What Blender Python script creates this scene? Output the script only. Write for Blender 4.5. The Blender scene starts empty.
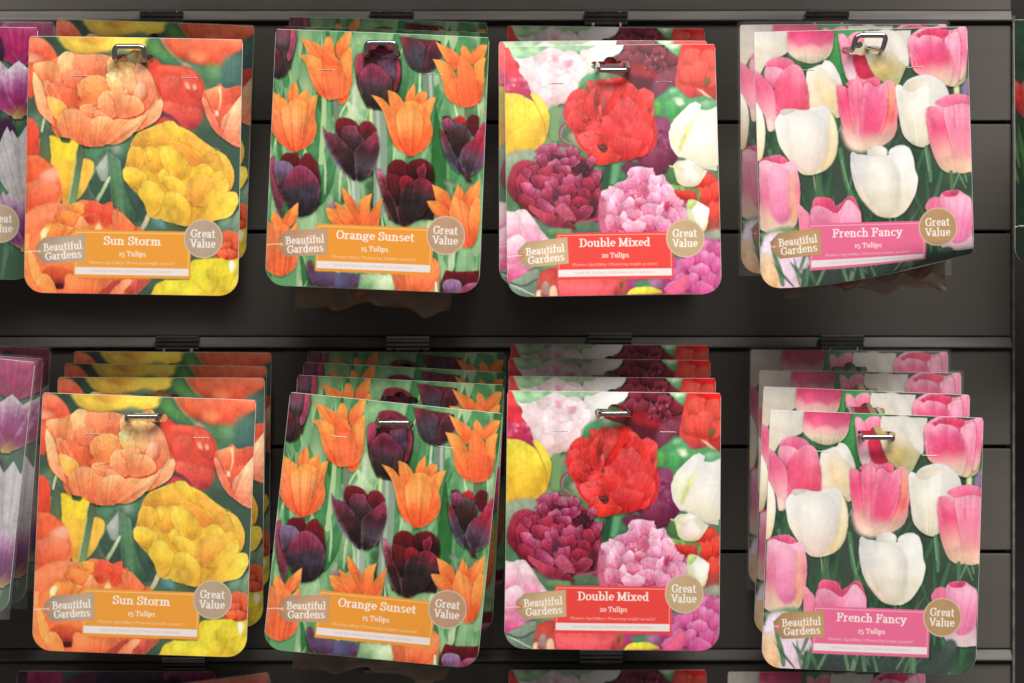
import math, random
import numpy as np

# ---------------------------------------------------------------- printed artwork
# Each packet carries a flat printed picture.  It is drawn here with splines into an
# array (numpy) that later becomes the colour attribute of the card's dense mesh.
CW, CH = 860.0, 1028.0            # card space: 4 units per 0.75 mm
SC = 0.66                          # raster pixels per card unit
NX, NY = int(CW*SC), int(CH*SC)

def hx(s):
    s = s.lstrip('#')
    return np.array([int(s[i:i+2], 16)/255.0 for i in (0, 2, 4)], dtype=np.float32)

def vnoise(w, h, cell, seed):
    r = np.random.RandomState(seed)
    gw, gh = int(w/cell)+3, int(h/cell)+3
    g = r.rand(gh, gw).astype(np.float32)
    x = np.arange(w)/cell; y = np.arange(h)/cell
    xi = x.astype(int); yi = y.astype(int)
    fx = (x-xi); fy = (y-yi); fx = fx*fx*(3-2*fx); fy = fy*fy*(3-2*fy)
    a = g[yi][:, xi]; b = g[yi][:, xi+1]; c = g[yi+1][:, xi]; d = g[yi+1][:, xi+1]
    fx = fx[None, :]; fy = fy[:, None]
    return (a*(1-fx)+b*fx)*(1-fy)+(c*(1-fx)+d*fx)*fy

N1 = np.random.RandomState(5).rand(4096).astype(np.float32)
def noise1(x):
    i = np.floor(x).astype(int); f = x-i; f = f*f*(3-2*f)
    return N1[i % 4096]*(1-f)+N1[(i+1) % 4096]*f

NOISE = (vnoise(NX, NY, 26, 1)*0.5+vnoise(NX, NY, 9, 2)*0.3+vnoise(NX, NY, 4, 3)*0.2)-0.5
FINE = vnoise(NX, NY, 2.2, 8)-0.5

def parse(s):
    pts = []
    for tok in s.split():
        sharp = tok.endswith('!')
        x, y = tok.rstrip('!').split(',')
        pts.append((float(x), float(y), sharp))
    return pts

def spline(pts, closed=True, n=5):
    q = []
    for x, y, s in pts:
        q.append((x, y))
        if s: q.append((x, y))
    q = np.array(q, dtype=np.float64)
    m = len(q); out = []
    rng = range(m) if closed else range(m-1)
    for i in rng:
        if closed:
            p0, p1, p2, p3 = q[i-1], q[i], q[(i+1) % m], q[(i+2) % m]
        else:
            p0, p1, p2, p3 = q[max(i-1, 0)], q[i], q[i+1], q[min(i+2, m-1)]
        if abs(p1-p2).sum() < 1e-6: continue
        for k in range(n):
            t = k/n
            out.append(0.5*((2*p1)+(-p0+p2)*t+(2*p0-5*p1+4*p2-p3)*t*t+(-p0+3*p1-3*p2+p3)*t**3))
    if not closed: out.append(q[-1])
    return np.array(out)

class Art:
    def __init__(self, corners, base):
        # corners: TL TR BR BL of the card in photograph pixels, used only as the tracing frame
        self.c = [np.array(p, dtype=np.float64) for p in corners]
        self.img = np.empty((NY, NX, 3), np.float32); self.img[:] = hx(base)
        self.fr = None; self.rng = random.Random(3)
    def frame(self, ox, oy, s): self.fr = (ox, oy, s)
    def inv(self, P):
        # bilinear inverse (few Newton steps) from tracing frame to card space
        if self.fr is None: return np.asarray(P, dtype=np.float64)
        ox, oy, s = self.fr
        P = np.asarray(P, dtype=np.float64)/s+np.array([ox, oy])
        tl, tr, br, bl = self.c
        uv = np.full(P.shape, 0.5)
        for _ in range(6):
            u = uv[:, :1]; v = uv[:, 1:]
            F = tl*(1-u)*(1-v)+tr*u*(1-v)+br*u*v+bl*(1-u)*v-P
            du = (tr-tl)*(1-v)+(br-bl)*v; dv = (bl-tl)*(1-u)+(br-tr)*u
            det = du[:, 0]*dv[:, 1]-du[:, 1]*dv[:, 0]
            su = (F[:, 0]*dv[:, 1]-F[:, 1]*dv[:, 0])/det
            sv = (du[:, 0]*F[:, 1]-du[:, 1]*F[:, 0])/det
            uv = uv-np.stack([su, sv], 1)
        return uv*np.array([CW, CH])
    def sd(self, pl, pad, closed=True):
        lo = np.floor(pl.min(0)-pad).astype(int); hi = np.ceil(pl.max(0)+pad).astype(int)
        x0, y0 = max(lo[0], 0), max(lo[1], 0); x1, y1 = min(hi[0], NX), min(hi[1], NY)
        if x1 <= x0 or y1 <= y0: return None
        X, Y = np.meshgrid(np.arange(x0, x1)+0.5, np.arange(y0, y1)+0.5)
        X = X.astype(np.float32); Y = Y.astype(np.float32)
        D = np.full(X.shape, 1e9, np.float32); I = np.zeros(X.shape, bool)
        A = pl.astype(np.float32)
        B = np.roll(A, -1, 0) if closed else A[1:]
        for i in range(len(B)):
            ax, ay = A[i]; bx, by = B[i]
            dx, dy = bx-ax, by-ay; L = dx*dx+dy*dy
            if L < 1e-9: continue
            t = np.clip(((X-ax)*dx+(Y-ay)*dy)/L, 0, 1)
            d = (X-ax-t*dx)**2+(Y-ay-t*dy)**2
            np.minimum(D, d, out=D)
            if closed and ay != by:
                I ^= ((ay > Y) != (by > Y)) & (X < (bx-ax)*(Y-ay)/(by-ay)+ax)
        D = np.sqrt(D)
        return (np.where(I, D, -D) if closed else D), X, Y, (slice(y0, y1), slice(x0, x1))
    def poly(self, s, cols, ax=None, soft=1.6, rim=None, rw=5, ra=0.7, vein=0.07, halo=0.0, mott=0.10, al=1.0):
        """closed outline; colours run from the first point of ax to the second"""
        P = parse(s) if isinstance(s, str) else s
        sc = spline(P)
        pl = self.inv(sc)*SC
        if halo:
            r = self.sd(pl+np.array([0.5, 2.0]), 9)
            if r:
                d, X, Y, sl = r
                a = np.clip(0.5+d/9.0, 0, 1)[..., None]*halo
                self.img[sl] = self.img[sl]**(1+a*2.1)*(1-a*.22)
        r = self.sd(pl, soft+1)
        if r is None: return
        d, X, Y, sl = r
        a = np.clip(0.5+d/soft, 0, 1); a = a*a*(3-2*a)*al
        if isinstance(cols, str): cols = cols.split()
        C = np.array([hx(c) for c in cols])
        if ax is None:
            b0 = np.array([pl[:, 0].mean(), pl[:, 1].max()]); b1 = np.array([pl[:, 0].mean(), pl[:, 1].min()])
        else:
            q = self.inv([p[:2] for p in parse(ax)])*SC; b0, b1 = q[0], q[1]
        v = b1-b0; L = max(float(np.hypot(*v)), 1e-3)
        t = ((X-b0[0])*v[0]+(Y-b0[1])*v[1])/L/L
        ns = NOISE[sl]
        o = b0-0.7*v
        ang = np.arctan2(Y-o[1], X-o[0])
        k = 14+L*0.22
        vn = noise1(ang*k+b0[0]*1.7+500)-0.5+0.6*(noise1(ang*k*2.3+b0[1]+900)-0.5)
        t = np.clip(t+ns*(.08+1.1*mott)+vn*min(.07, vein*.7), 0, 1)*(len(C)-1)
        i = np.minimum(t.astype(int), len(C)-2) if len(C) > 1 else np.zeros(t.shape, int)
        f = (t-i)[..., None]
        col = C[i]*(1-f)+C[np.minimum(i+1, len(C)-1)]*f
        col = col*(1+vein*.85*vn[..., None]+mott*2*ns[..., None])
        # printed petals are shaded like rounded leaves: one side and the middle lighter
        side = ((X-b0[0])*(-v[1])+(Y-b0[1])*v[0])/L/(L*.5)
        sg = 1 if int(b0[0]*13+b0[1]*7) % 2 else -1
        size = max(float(d.max()), 2.0)
        if vein > 0: col = col*(1+.07*sg*np.clip(side, -1, 1)+.10*(np.clip(d/size, 0, 1)**.7-.6))[..., None]
        if rim is not None:
            rc = hx(rim); w = (np.exp(-np.maximum(d, 0)/(rw*1.35*SC))*ra*.85*np.clip(.55+1.6*ns+.8*vn, .1, 1))[..., None]
            col = col*(1-w)+rc*w
        a = a[..., None]
        self.img[sl] = self.img[sl]*(1-a)+col*a
    def line(self, s, col, w=2.0, soft=1.4, al=1.0, taper=False):
        pl = self.inv(spline(parse(s) if isinstance(s, str) else s, closed=False))*SC
        r = self.sd(pl, w*SC+2, closed=False)
        if r is None: return
        d, X, Y, sl = r
        a = (np.clip(0.5+(w*SC*0.5-d)/soft, 0, 1)*al)[..., None]
        self.img[sl] = self.img[sl]*(1-a)+hx(col)*a
    def blobs(self, n, box, cols, sz, soft, seed, asp=1.0, al=0.8, ang=0.0, dang=0.3):
        R = random.Random(seed)
        for _ in range(n):
            cx = R.uniform(box[0], box[2]); cy = R.uniform(box[1], box[3])
            w = R.uniform(*sz); h = w*asp*R.uniform(.7, 1.4); th = ang+R.uniform(-dang, dang)
            P = []
            for k in range(7):
                q = 2*math.pi*k/7; x = math.cos(q)*w*R.uniform(.75, 1.15); y = math.sin(q)*h*R.uniform(.75, 1.15)
                P.append((cx+x*math.cos(th)-y*math.sin(th), cy+x*math.sin(th)+y*math.cos(th), False))
            c = R.choice(cols)
            self.poly(P, [c, R.choice(cols)], soft=soft, al=al, mott=.15)
    def blades(self, n, box, cols, seed, w=(8, 26), L=(150, 420), lean=0.22, al=0.9, soft=3):
        """long leaf blades, drawn as tapering strips"""
        R = random.Random(seed)
        for _ in range(n):
            x = R.uniform(box[0], box[2]); y = R.uniform(box[1], box[3]); l = R.uniform(*L); ww = R.uniform(*w)
            a = R.gauss(0, lean); b = a+R.gauss(0, .12)
            x1 = x+math.sin(a)*l*.5; x2 = x1+math.sin(b)*l*.5
            P = [(x-ww*.35, y, 0), (x1-ww*.5, y-l*.5, 0), (x2, y-l, 1), (x1+ww*.5, y-l*.5, 0), (x+ww*.35, y, 0)]
            self.poly(P, [R.choice(cols), R.choice(cols)], soft=soft, al=al, vein=.05, mott=.06)
    def finish(self, amp=.6, seed=70):
        """break the drawn outlines up a little and soften the picture like a printed photograph"""
        wx = (vnoise(NX, NY, 11, seed)-.5)*2*amp+(vnoise(NX, NY, 5, seed+1)-.5)*amp
        wy = (vnoise(NX, NY, 11, seed+2)-.5)*2*amp+(vnoise(NX, NY, 5, seed+3)-.5)*amp
        Y, X = np.mgrid[0:NY, 0:NX]
        x = np.clip(X+wx, 0, NX-1.01); y = np.clip(Y+wy, 0, NY-1.01)
        xi = x.astype(int); yi = y.astype(int); fx = (x-xi)[..., None]; fy = (y-yi)[..., None]; I = self.img
        I = (I[yi, xi]*(1-fx)+I[yi, xi+1]*fx)*(1-fy)+(I[yi+1, xi]*(1-fx)+I[yi+1, xi+1]*fx)*fy
        for ax in (0, 1):
            p = np.concatenate([I.take([0], ax), I, I.take([-1], ax)], ax)
            n = I.shape[ax]
            I = .33*p.take(range(0, n), ax)+.34*I+.33*p.take(range(2, n+2), ax)
        tone = 1+.04*NOISE[..., None]+.015*FINE[..., None]
        self.img = np.clip(I*tone, 0, 1).astype(np.float32)
    def frill(self, cx, cy, rx, ry, n, light, dark, seed, size=(14, 46), al=.5, swirl=1.0):
        """crumpled petal edges: short bowed strokes, a light edge over a darker fold"""
        R = random.Random(seed)
        for _ in range(n):
            a = R.uniform(0, 2*math.pi); r = math.sqrt(R.random())*.93
            x = cx+math.cos(a)*rx*r; y = cy+math.sin(a)*ry*r
            th = a*swirl+math.pi/2+R.uniform(-.6, .6); L = R.uniform(*size); b = L*R.uniform(.15, .4)
            nx, ny = math.cos(a), math.sin(a); tx, ty = math.cos(th), math.sin(th)
            q = [(x-tx*L/2, y-ty*L/2, 0), (x-tx*L*.22+nx*b+R.uniform(-3, 3), y-ty*L*.22+ny*b*.8, 0), (x+tx*L*.22+nx*b, y+ty*L*.22+ny*b*.8+R.uniform(-3, 3), 0), (x+tx*L/2, y+ty*L/2, 0)]
            self.line([(p[0]+nx*3.2, p[1]+ny*3.2+1.5, 0) for p in q], R.choice(dark), R.uniform(3, 6), soft=4, al=al*R.uniform(.5, 1))
            self.line(q, R.choice(light), R.uniform(1.2, 3), soft=2.4, al=al*R.uniform(.5, 1))
    def petals(self, cx, cy, items, cols, rim, halo=.45, rw=5, ra=.6, soft=1.6, vein=.1):
        """items: (dx, dy, half width, height, angle deg) fan petals from the back to the front"""
        R = random.Random(int(cx*7+cy)); 
        for (dx, dy, w, h, an) in items:
            th = math.radians(an+R.uniform(-12, 12)); P = []; kx = R.uniform(-.35, .35)
            prof = [(-.35, 0), (-.85, .35), (-1.02, .7), (-.7, .95), (-.25, 1.03), (.2, .96), (.65, 1.0), (1.0, .72), (.88, .33), (.35, 0)]
            for (a, b) in prof:
                a = a*w*R.uniform(.82, 1.14)+kx*b*w; b = (b*R.uniform(.86, 1.12)-.5)*h
                P.append((cx+dx+a*math.cos(th)+b*math.sin(th), cy+dy+a*math.sin(th)-b*math.cos(th), False))
            b0 = (cx+dx-.5*h*math.sin(th), cy+dy+.5*h*math.cos(th)); b1 = (cx+dx+.5*h*math.sin(th), cy+dy-.5*h*math.cos(th))
            c = cols[R.randrange(len(cols))] if isinstance(cols[0], (list, tuple)) else cols
            self.poly(P, c, ax='%f,%f %f,%f' % (b0+b1), rim=rim, rw=rw, ra=ra, halo=halo, soft=soft, vein=vein)

# ------------------------------------------------------- lettering: skeletons + elliptical pen
# y up, baseline 0, x height 50, capital height 72
def arc(cx, cy, rx, ry, a0, a1, n=12):
    return [(cx+rx*math.cos(math.radians(a0+(a1-a0)*i/n)), cy+ry*math.sin(math.radians(a0+(a1-a0)*i/n))) for i in range(n+1)]
def st(x, y0, y1): return [(x, y0), (x, y1)]
def sf(x, y, w=9): return [(x-w, y), (x+w, y)]
GL = {
 'S': (50, [arc(25, 54, 17, 16, 35, 270, 12)+arc(25, 19, 18, 18, 90, -150, 12)[1:], st(41, 52, 70), st(7, 2, 20)]),
 'D': (66, [st(16, 2, 70), sf(14, 70, 12), sf(14, 2, 12), [(16, 70), (30, 70)]+arc(30, 36, 27, 34, 90, -90, 14)+[(16, 2)]]),
 'O': (68, [arc(34, 36, 26, 35, 0, 360, 24)]),
 'M': (82, [st(14, 2, 70), [(14, 70), (40, 8)], [(40, 8), (66, 70)], st(66, 2, 70), sf(12, 2, 9), sf(66, 2, 11), sf(10, 70, 8), sf(70, 70, 8)]),
 'F': (58, [st(16, 2, 70), sf(14, 2, 13), [(4, 70), (50, 70), (50, 54)], [(16, 38), (38, 38)], st(38, 30, 46)]),
 'T': (62, [st(31, 2, 70), sf(31, 2, 12), [(6, 54), (6, 70), (56, 70), (56, 54)]]),
 'G': (68, [arc(34, 36, 26, 34, 40, 320, 20)+[(56, 14), (56, 32)], st(55, 54, 70), sf(55, 32, 10)]),
 'B': (62, [st(16, 2, 70), sf(12, 70, 8), sf(12, 2, 8), [(16, 70), (30, 70)]+arc(30, 54, 17, 16, 90, -90, 10)+[(16, 38)], [(30, 38)]+arc(33, 20, 20, 18, 90, -90, 10)+[(16, 2)]]),
 'V': (64, [[(10, 70), (33, 4)], [(33, 4), (55, 70)], sf(10, 70, 9), sf(55, 70, 8)]),
 'C': (62, [arc(34, 36, 26, 34, 40, 320, 20), st(55, 52, 70)]),
 'A': (66, [[(10, 2), (32, 70)], [(32, 70), (56, 2)], [(17, 24), (48, 24)], sf(10, 2, 8), sf(56, 2, 9)]),
 'a': (48, [arc(20, 14, 12, 13, 20, 380, 14), [(8, 40)]+arc(20, 36, 13, 13, 150, 0, 8)+[(33, 6), (38, 2), (44, 3)]]),
 'b': (54, [st(14, 2, 74), sf(8, 74, 6), arc(28, 25, 17, 23, 0, 360, 18)]),
 'c': (46, [arc(26, 25, 17, 23, 45, 315, 14)]),
 'd': (56, [arc(24, 25, 16, 23, 0, 360, 18), st(40, 2, 74), sf(34, 74, 6), sf(45, 2, 5)]),
 'e': (48, [[(9, 27), (41, 27)]+arc(25, 26, 16, 22, 0, 310, 16)]),
 'f': (36, [[(17, 2), (17, 60)]+arc(27, 60, 10, 13, 180, 60, 6), sf(17, 2, 10), [(6, 48), (30, 48)]]),
 'g': (52, [arc(23, 32, 14, 16, 0, 360, 16), arc(24, -6, 17, 11, 0, 360, 16), [(14, 20), (10, 12), (20, 5), (34, 4)], [(36, 44), (46, 50)]]),
 'h': (58, [st(14, 2, 74), sf(9, 74, 7), sf(14, 2, 10), [(14, 38)]+arc(29, 34, 13, 14, 140, 0, 8)+[(42, 2)], sf(43, 2, 9)]),
 'i': (30, [st(15, 2, 48), sf(10, 48, 6), sf(15, 2, 10), arc(15, 66, 2.5, 2.5, 0, 360, 6)]),
 'l': (30, [st(15, 2, 74), sf(10, 74, 6), sf(15, 2, 10)]),
 'm': (84, [st(14, 2, 48), sf(9, 48, 6), sf(14, 2, 9), [(14, 36)]+arc(28, 34, 12, 14, 140, 0, 8)+[(40, 2)], sf(40, 2, 8), [(40, 36)]+arc(54, 34, 12, 14, 140, 0, 8)+[(66, 2)], sf(68, 2, 9)]),
 'n': (58, [st(14, 2, 48), sf(9, 48, 6), sf(14, 2, 10), [(14, 36)]+arc(29, 34, 13, 14, 140, 0, 8)+[(42, 2)], sf(43, 2, 9)]),
 'o': (52, [arc(26, 25, 18, 23, 0, 360, 18)]),
 'p': (56, [st(14, -20, 48), sf(9, 48, 6), sf(14, -20, 10), arc(29, 25, 16, 23, 0, 360, 18)]),
 'r': (42, [st(14, 2, 48), sf(9, 48, 6), sf(14, 2, 11), [(14, 34)]+arc(28, 36, 11, 12, 150, 50, 6)]),
 's': (42, [arc(21, 37, 12, 11, 40, 270, 9)+arc(21, 14, 13, 12, 90, -145, 9)[1:]]),
 't': (36, [[(15, 64), (15, 10)]+arc(24, 12, 9, 10, 180, 310, 6), [(5, 48), (30, 48)]]),
 'u': (58, [[(14, 48), (14, 16)]+arc(27, 15, 13, 13, 180, 320, 8), st(42, 2, 48), sf(10, 48, 5), sf(39, 48, 4), sf(48, 2, 6)]),
 'v': (52, [[(9, 48), (27, 4)], [(27, 4), (44, 48)], sf(10, 48, 8), sf(44, 48, 7)]),
 'w': (74, [[(9, 48), (23, 4)], [(23, 4), (37, 46)], [(37, 46), (51, 4)], [(51, 4), (65, 48)], sf(10, 48, 7), sf(65, 48, 6)]),
 'x': (54, [[(10, 48), (43, 2)], [(43, 48), (10, 2)], sf(11, 48, 8), sf(43, 48, 7), sf(10, 2, 7), sf(43, 2, 8)]),
 'y': (52, [[(9, 48), (27, 6)], [(45, 48), (24, -10), (16, -20), (8, -18)], sf(10, 48, 8), sf(45, 48, 7)]),
 '1': (38, [st(20, 2, 50), sf(20, 2, 11), [(9, 42), (20, 50)]]),
 '2': (46, [[(9, 38)]+arc(22, 38, 13, 12, 170, -20, 8)+[(8, 4), (38, 4), (38, 12)]]),
 '5': (46, [[(36, 48), (12, 48), (10, 24)]+arc(22, 6, 16, 20, 110, -130, 10)]),
 '0': (50, [arc(25, 25, 18, 23, 0, 360, 18)]),
 '4': (48, [[(32, -16), (32, 50), (6, 4), (44, 4)]]),
 '6': (48, [arc(24, 20, 15, 18, 0, 360, 14), [(9, 22), (14, 48), (32, 66)]]),
 '/': (34, [[(4, -6), (30, 74)]]), '|': (30, [st(15, -10, 74)]), ',': (22, [[(10, 4), (7, -10)]]),
 '"': (26, [st(8, 56, 72), st(18, 56, 72)]), ' ': (26, []),
}
def text(A, s, x0, y0, x1, y1, cap, col, bold=1.0, al=1.0):
    """lettering from (x0,y0) to (x1,y1) along the baseline in card space"""
    A.fr = None
    if not s: return
    tot = sum(GL[c][0] for c in s)
    L = math.hypot(x1-x0, y1-y0); kx = L/tot; ky = cap/72.0
    ux, uy = (x1-x0)/L, (y1-y0)/L
    wx, wy = 11.5*bold*kx*SC/2, 5.6*bold*ky*SC/2
    ix0 = int(max(0, (min(x0, x1)-6)*SC)); ix1 = int(min(NX, (max(x0, x1)+6)*SC))
    iy0 = int(max(0, (min(y0, y1)-cap*1.3-4)*SC)); iy1 = int(min(NY, (max(y0, y1)+cap*.6+4)*SC))
    X, Y = np.meshgrid(np.arange(ix0, ix1)+0.5, np.arange(iy0, iy1)+0.5)
    # rotate pixels into text frame
    px = (X/SC-x0)*ux+(Y/SC-y0)*uy; py = -((X/SC-x0)*(-uy)+(Y/SC-y0)*ux)
    cov = np.zeros(X.shape)
    pen = 0.0
    px *= SC; py *= SC
    m = (wx+wy)/2
    for ch in s:
        adv, strokes = GL[ch]
        lo = (pen-8)*kx*SC; hi = (pen+adv+8)*kx*SC
        cols = np.where(((px > lo) & (px < hi)).any(0))[0]
        if len(cols):
            cs = slice(cols[0], cols[-1]+1)
            qx = px[:, cs]; qy = py[:, cs]; D = np.full(qx.shape, 1e9)
            for pth in strokes:
                for (a, b) in zip(pth[:-1], pth[1:]):
                    axx, ayy = (pen+a[0])*kx*SC/wx, a[1]*ky*SC/wy; bxx, byy = (pen+b[0])*kx*SC/wx, b[1]*ky*SC/wy
                    dx, dy = bxx-axx, byy-ayy; LL = dx*dx+dy*dy+1e-9
                    t = np.clip(((qx/wx-axx)*dx+(qy/wy-ayy)*dy)/LL, 0, 1)
                    ex = qx/wx-axx-t*dx; ey = qy/wy-ayy-t*dy
                    r = np.sqrt(ex*ex+ey*ey)+1e-6
                    # distance to the pen edge in pixels
                    sc_ = np.sqrt((ex*wx)**2+(ey*wy)**2)/r
                    sc_ = np.where(r < 0.2, min(wx, wy), sc_)
                    np.minimum(D, (r-1)*sc_, out=D)
            cov[:, cs] = np.maximum(cov[:, cs], np.clip(0.5-D/1.1, 0, 1))
        pen += adv
    a = (cov*al)[..., None]
    sl = (slice(iy0, iy1), slice(ix0, ix1))
    A.img[sl] = A.img[sl]*(1-a)+hx(col)*a

def rect(A, x0, y0, x1, y1, col, soft=1.2):
    A.fr = None
    A.poly([(x0, y0, 1), (x1, y0, 1), (x1, y1, 1), (x0, y1, 1)], [col, col], soft=soft, vein=0, mott=0)

def tone(A, sat, lift, gain):
    g = A.img.mean(-1, keepdims=True)
    A.img = np.clip(lift+gain*(g+(A.img-g)*sat), 0, 1).astype(np.float32)

def furniture(A, title, tx0, tx1, count, month, panel, border, tag, strip='#EFE6E2', ink='#C9A79C', warp=.6):
    """the printed title panel, string tag and round badge shared by all packets"""
    A.finish(warp)
    A.img = np.clip((A.img-.45)*1.07+.45, 0, 1)
    rect(A, 198, 774, 668, 963, panel)
    for (a, b, c, d) in ((206, 782, 660, 784.5), (206, 782, 208.5, 918), (657.5, 782, 660, 918)):
        rect(A, a, b, c, d, border)
    rect(A, 204, 922, 661, 951, strip)
    text(A, title, tx0+2, 831, tx1-2, 831, 33, '#FBF1E6', 1.15)
    text(A, count, 380, 876, 490, 876, 20, '#FBEBDD', 1.2)
    text(A, month, 262, 908, 606, 908, 10.5, '#FBE3CF', 1.1, .7)
    text(A, 'Great for Gardens, Cut Flowers and Containers', 272, 941, 592, 941, 10.5, ink, 1.0, .62)
    A.poly('243,790! 247,897! 92,910 74,905 46,878! 42,842! 72,812 88,806', [tag, tag], soft=1.4, vein=.01, mott=.03)
    A.poly('60,854 67,857 67,866 60,869 53,866 53,857', [panel, panel], soft=1.2, vein=0, mott=0)
    A.line('0,866 30,862 62,862', '#F3E6D8', 3.0)
    text(A, 'Beautiful', 76, 862, 232, 848, 30, '#FBF5EC', 1.15)
    text(A, 'Gardens', 84, 897, 231, 883, 30, '#FBF5EC', 1.15)
    c = [(718+78*math.cos(a*math.pi/12), 801+78*math.sin(a*math.pi/12), 0) for a in range(24)]
    A.poly(c, ['#D3BCA2', '#D3BCA2'], soft=1.4, vein=0, mott=.02)
    c = [(718+73*math.cos(a*math.pi/12), 801+73*math.sin(a*math.pi/12), 0) for a in range(24)]
    A.poly(c, [tag, tag], soft=1.4, vein=0, mott=.03)
    text(A, 'Great', 667, 796, 766, 796, 32, '#FBF5EC', 1.1)
    text(A, 'Value', 666, 836, 768, 836, 32, '#FBF5EC', 1.1)

def art_sun():
    A = Art([(28.5, 36), (243, 40.5), (241.5, 296), (24, 292)], '#3A5A44')
    G = ['#3E5F44', '#2C4A38', '#6A8C5C', '#4C7A48', '#4A6458', '#7C9A6C']
    A.blobs(70, (0, 0, CW, CH), G, (30, 90), 40, 4)
    A.blobs(16, (560, 100, CW, 330), ['#3C6B58', '#4A8A4C', '#3A5F5C', '#55946A'], (30, 60), 40, 9)
    # soft background blooms
    A.frame(24, 36, 6.827)
    A.poly('205,-30! 870,-30! 850,60 760,105 640,90 560,110 430,130 330,110 255,60', '#D9A83C #F0CB50 #EEC24C', soft=12)
    A.poly('400,10 520,0 560,30 500,60 400,40', '#DE9A3A #E6AE48', soft=16)
    A.poly('20,0! 110,10 165,45 215,120 220,170 130,190 60,200 20,215!', '#D8452F #EB6448 #F08A6A', soft=6)
    A.poly('60,60 120,50 150,90 110,120 70,110', '#D94832 #F07A60', soft=14)
    A.poly('20,110 80,120 120,150 60,180 20,170', '#F4A088 #EE7A60', soft=12)
    A.poly('18,195! 60,200 64,410 18,415!', '#DF4C36 #EB6A4C', soft=6)
    A.frame(114, 30, 6.827)
    A.poly('305,40! 430,40 890,40! 890,120 800,190 740,250 660,255 540,230 430,180 360,120', '#D0402F #E25B42 #EC8262', soft=12)
    A.poly('500,130 580,120 640,170 600,220 520,200', '#E88A60 #E0603E', soft=22)
    A.poly('370,60 440,60 460,170 420,180 380,130', '#C8452E #E07048', soft=14)
    A.poly('330,50 370,120 450,200 530,250 500,262 430,215 350,130 310,60', '#F2A080 #F2A080', soft=8, al=.5)
    A.poly('240,60 300,60 340,130 420,190 460,240 330,230 250,160 220,100', '#2F6A44 #4FA03C #3C8A44', soft=20)
    A.poly('590,260 700,240 750,290 740,350 650,380 600,340', '#3E7F4C #69A860', soft=34)
    A.poly('760,200 880,190 880,380 790,400 740,330', '#37615C #4A8070', soft=34)
    # red double behind
    A.poly('225,235 285,203 340,240 430,250 520,262 590,320 628,400 622,520 590,660 520,685 440,640 370,600 330,560 340,480 300,440 270,330', '#A8303A #D8453C #E05040 #D83E30', soft=5)
    A.poly('300,250 420,250 520,275 590,340 560,400 470,330 380,300 320,320', '#D0382C #E65A44', soft=8, rim='#EA7A60', ra=.4)
    A.poly('320,380 360,320 430,320 460,370 440,450 360,470 320,430', '#CC3A38 #E86A54', soft=8, rim='#F08A78', ra=.45, halo=.2)
    A.poly('460,290 540,280 600,380 600,470 540,450 480,380', '#C83832 #E2604C', soft=8, halo=.2, rim='#EE8068', ra=.4)
    A.poly('340,500 420,500 520,530 610,560 600,640 520,680 420,620 340,570', '#A83240 #D64A44 #E86A58', soft=9, rim='#F08070', ra=.5)
    A.poly('490,360 520,370 525,410 500,400', '#F4B0A0 #F08A78', soft=8)
    A.poly('540,380 565,378 570,410 550,412', '#F4B8A4 #F08A78', soft=8)
    A.poly('370,580 460,640 440,690 360,700 290,650 330,600', '#B83A48 #C84444', soft=6)
    A.poly('330,555 400,590 450,640 400,610 330,590', '#3A2A48 #5A3450', soft=10, al=.8)
    # right tulip
    A.poly('608,470 625,420 700,392 732,372 770,405 830,390 900,385! 900,810! 840,798 780,760 700,690 650,600', '#C44838 #E35A44 #EC6E50', rim='#F4B290', rw=6)
    A.poly('640,430 700,395 730,400 745,470 730,540 690,560', '#D8452E #EA6A48 #F0A070', rim='#F6C8A0', ra=.7)
    A.poly('760,430 830,395 890,390 890,470 800,520 755,520', '#D94A38 #EC6048', rim='#F6C8A8', ra=.6)
    A.poly('720,400 742,400 740,500 722,560 730,480', '#F6D0A8 #F4C49A', soft=3)
    A.poly('896,430! 860,470 790,560 740,620 740,700 790,760 850,795 896,800!', '#E06A50 #F0A888 #F3C9A8', ax='760,760 880,480', rim='#F8D8C0', vein=.18, halo=.35)
    A.poly('606,472 636,478 660,530 700,600 740,680 800,750 830,792 780,762 700,694 645,605', '#D8503E #EE8468', rim='#F8C8B0', ra=.7, halo=.25)
    A.poly('700,560 722,560 722,590 702,590', '#F8D0C0 #F8D0C0', soft=5)
    # lower left background
    A.frame(20, 120, 6.827)
    A.poly('430,170 700,160 780,110 760,260 720,330 680,300 610,220 520,260', '#2F5A4A #3E7A55 #5C9468', soft=14)
    A.poly('480,170 560,170 540,260 470,250', '#4FA06A #3E8A55', soft=16)
    A.poly('640,170 700,160 690,230 650,230', '#B9AE98 #8FA890', soft=22, al=.7)
    A.poly('610,222! 540,320 520,360 480,430 490,480 560,570 620,570 645,400', '#2F5040 #3E6A50', soft=3)
    A.poly('606,228! 535,315 530,350 560,410 590,420 612,380', '#8E9C98 #C8C8CC', soft=7)
    A.poly('612,222! 690,275 705,360 715,420 780,480 870,590 900,700! 720,700! 655,600 622,450', '#2E5A3E #47804E #5F9668', rim='#8FB892', ra=.35, vein=.15)
    A.poly('720,420 790,490 870,600 900,700 840,690 760,560', '#2A4A3C #34604A', soft=10)
    A.poly('640,270 690,400 720,560 740,690 690,640 650,480', '#63A463 #4C8E55', soft=16, al=.6)
    A.poly('100,150! 200,108 290,125 400,148 440,262 500,282 512,345 475,430 430,515 350,570 300,570 230,330 130,200', '#DFA33A #F0BE38 #F0CE34', soft=3, vein=.16)
    A.poly('205,110 290,125 330,160 400,150 380,280 300,330 230,260', '#EDC032 #F4D83A', soft=8, rim='#F8E870', ra=.5)
    A.poly('280,120 340,122 340,155 290,150', '#2F5A34 #3F6A3A', soft=5)
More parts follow.
